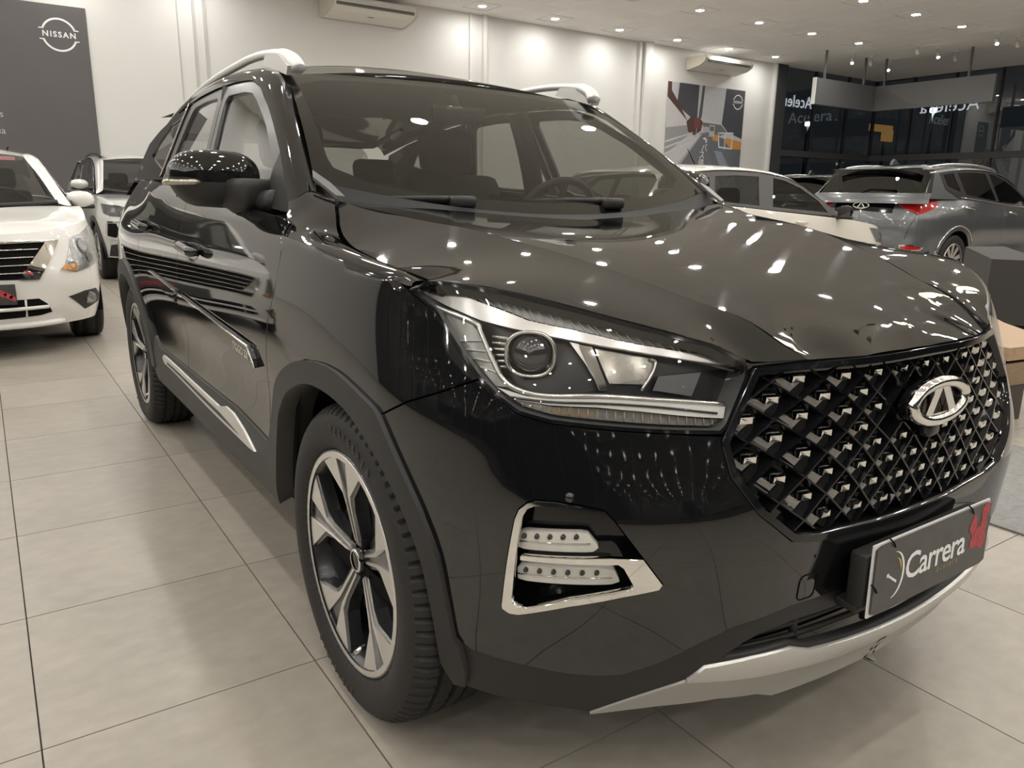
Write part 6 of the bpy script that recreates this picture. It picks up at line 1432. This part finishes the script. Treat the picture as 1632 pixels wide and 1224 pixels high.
rear_suv('metallic grey SUV seen from behind on the right, with red tail lamps and oval emblem', (-4.77, 12.0), GREYP)
rear_suv('dark SUV glimpsed between the ivory hatchback and the grey SUV', (-8.35, 15.2), DARKP)
# --- lounge corner at the right edge
def lounge():
    d = Vector((.525, -.851, 0)); n = Vector((.851, .525, 0)); a = Vector((-2.01, 5.71, 0)) + n * .03; L = 1.62; th = .33; z = .75
    P = [a, a + n * th + Vector((0, .0, 0)) - d * .30, a + d * L + n * th, a + d * L]
    m = MB(); m.prism([(p.x, p.y) for p in P], .30, z); bm = m.build('counter', mat('dark grey laminate', (.050, .046, .043), .75, noise=.06, nscale=3, spec=.3))
    tag(bm, 'dark grey laminate counter block in front of the grey SUV at the right edge', 'counter')
    m = MB(); m.prism([(p.x, p.y) for p in (P[0] + n * .04, P[1] - n * .04, P[2] - n * .04, P[3] + n * .04)], 0, .30); m.build('plinth', DARK, bm)
    wd = wood_mat()
    t = empty('low_table', (-.35, 3.2, 0)); tag(t, 'light oak low table with tapered edge, at the right edge below the counter', 'table')
    q = lambda u, v: (u + .35, v - 3.2)
    top = [q(-.18, 2.60), q(-.25, 3.06), q(-.75, 3.60), q(-.95, 3.75), q(-1.05, 3.55), q(-.55, 2.60)]
    top = [q(-.19, 2.62), q(.05, 2.95), q(-.50, 3.30), q(-.98, 4.08), q(-1.30, 3.90), q(-.95, 3.2), q(-.42, 2.55)]
    top = [q(-.20, 2.60), q(-.14, 3.00), q(-.60, 3.44), q(-1.05, 4.00), q(-1.30, 3.70), q(-.60, 2.58)]
    m = MB(); m.prism(top, .385, .45); m.build('tabletop', wd, t)
    c = (sum(p[0] for p in top) / 6, sum(p[1] for p in top) / 6); sh = lambda k: [(c[0] + (p[0] - c[0]) * k, c[1] + (p[1] - c[1]) * k) for p in top]
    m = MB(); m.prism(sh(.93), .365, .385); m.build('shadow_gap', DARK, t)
    m = MB(); A, B = sh(.97), sh(.72); n6 = 6; m.add([(x, y, .365) for x, y in A] + [(x, y, .20) for x, y in B], [(i, (i + 1) % n6, n6 + (i + 1) % n6, n6 + i) for i in range(n6)] + [tuple(range(n6))]); m.build('skirt', wd, t)
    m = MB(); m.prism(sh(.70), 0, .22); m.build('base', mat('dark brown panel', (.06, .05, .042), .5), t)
def wood_mat():
    m = bpy.data.materials.new('light oak'); m.use_nodes = True; nt = m.node_tree; b = nt.nodes['Principled BSDF']; tc = nt.nodes.new('ShaderNodeTexCoord'); mp = nt.nodes.new('ShaderNodeMapping'); mp.inputs['Scale'].default_value = (4, 40, 40); mp.inputs['Rotation'].default_value = (0, 0, .5)
    n = nt.nodes.new('ShaderNodeTexNoise'); n.inputs['Scale'].default_value = 1.0; n.inputs['Detail'].default_value = 6; r = nt.nodes.new('ShaderNodeValToRGB'); r.color_ramp.elements[0].color = (.30, .19, .11, 1); r.color_ramp.elements[1].color = (.52, .36, .23, 1)
    nt.links.new(tc.outputs['Object'], mp.inputs[0]); nt.links.new(mp.outputs[0], n.inputs[0]); nt.links.new(n.outputs[0], r.inputs[0]); nt.links.new(r.outputs[0], b.inputs[0]); b.inputs['Roughness'].default_value = .45; return m
lounge()
def carpet():
    m = MB(); m.box((.35, 1.98, .004), (1.5, 1.08, .008)); o = m.build('carpet', mat('grey loop carpet', (.24, .235, .225), .95, noise=.35, nscale=60, bump=.8, bscale=160)); tag(o, 'grey loop-pile carpet beside the black SUV bumper, at the right edge', 'carpet')
carpet()
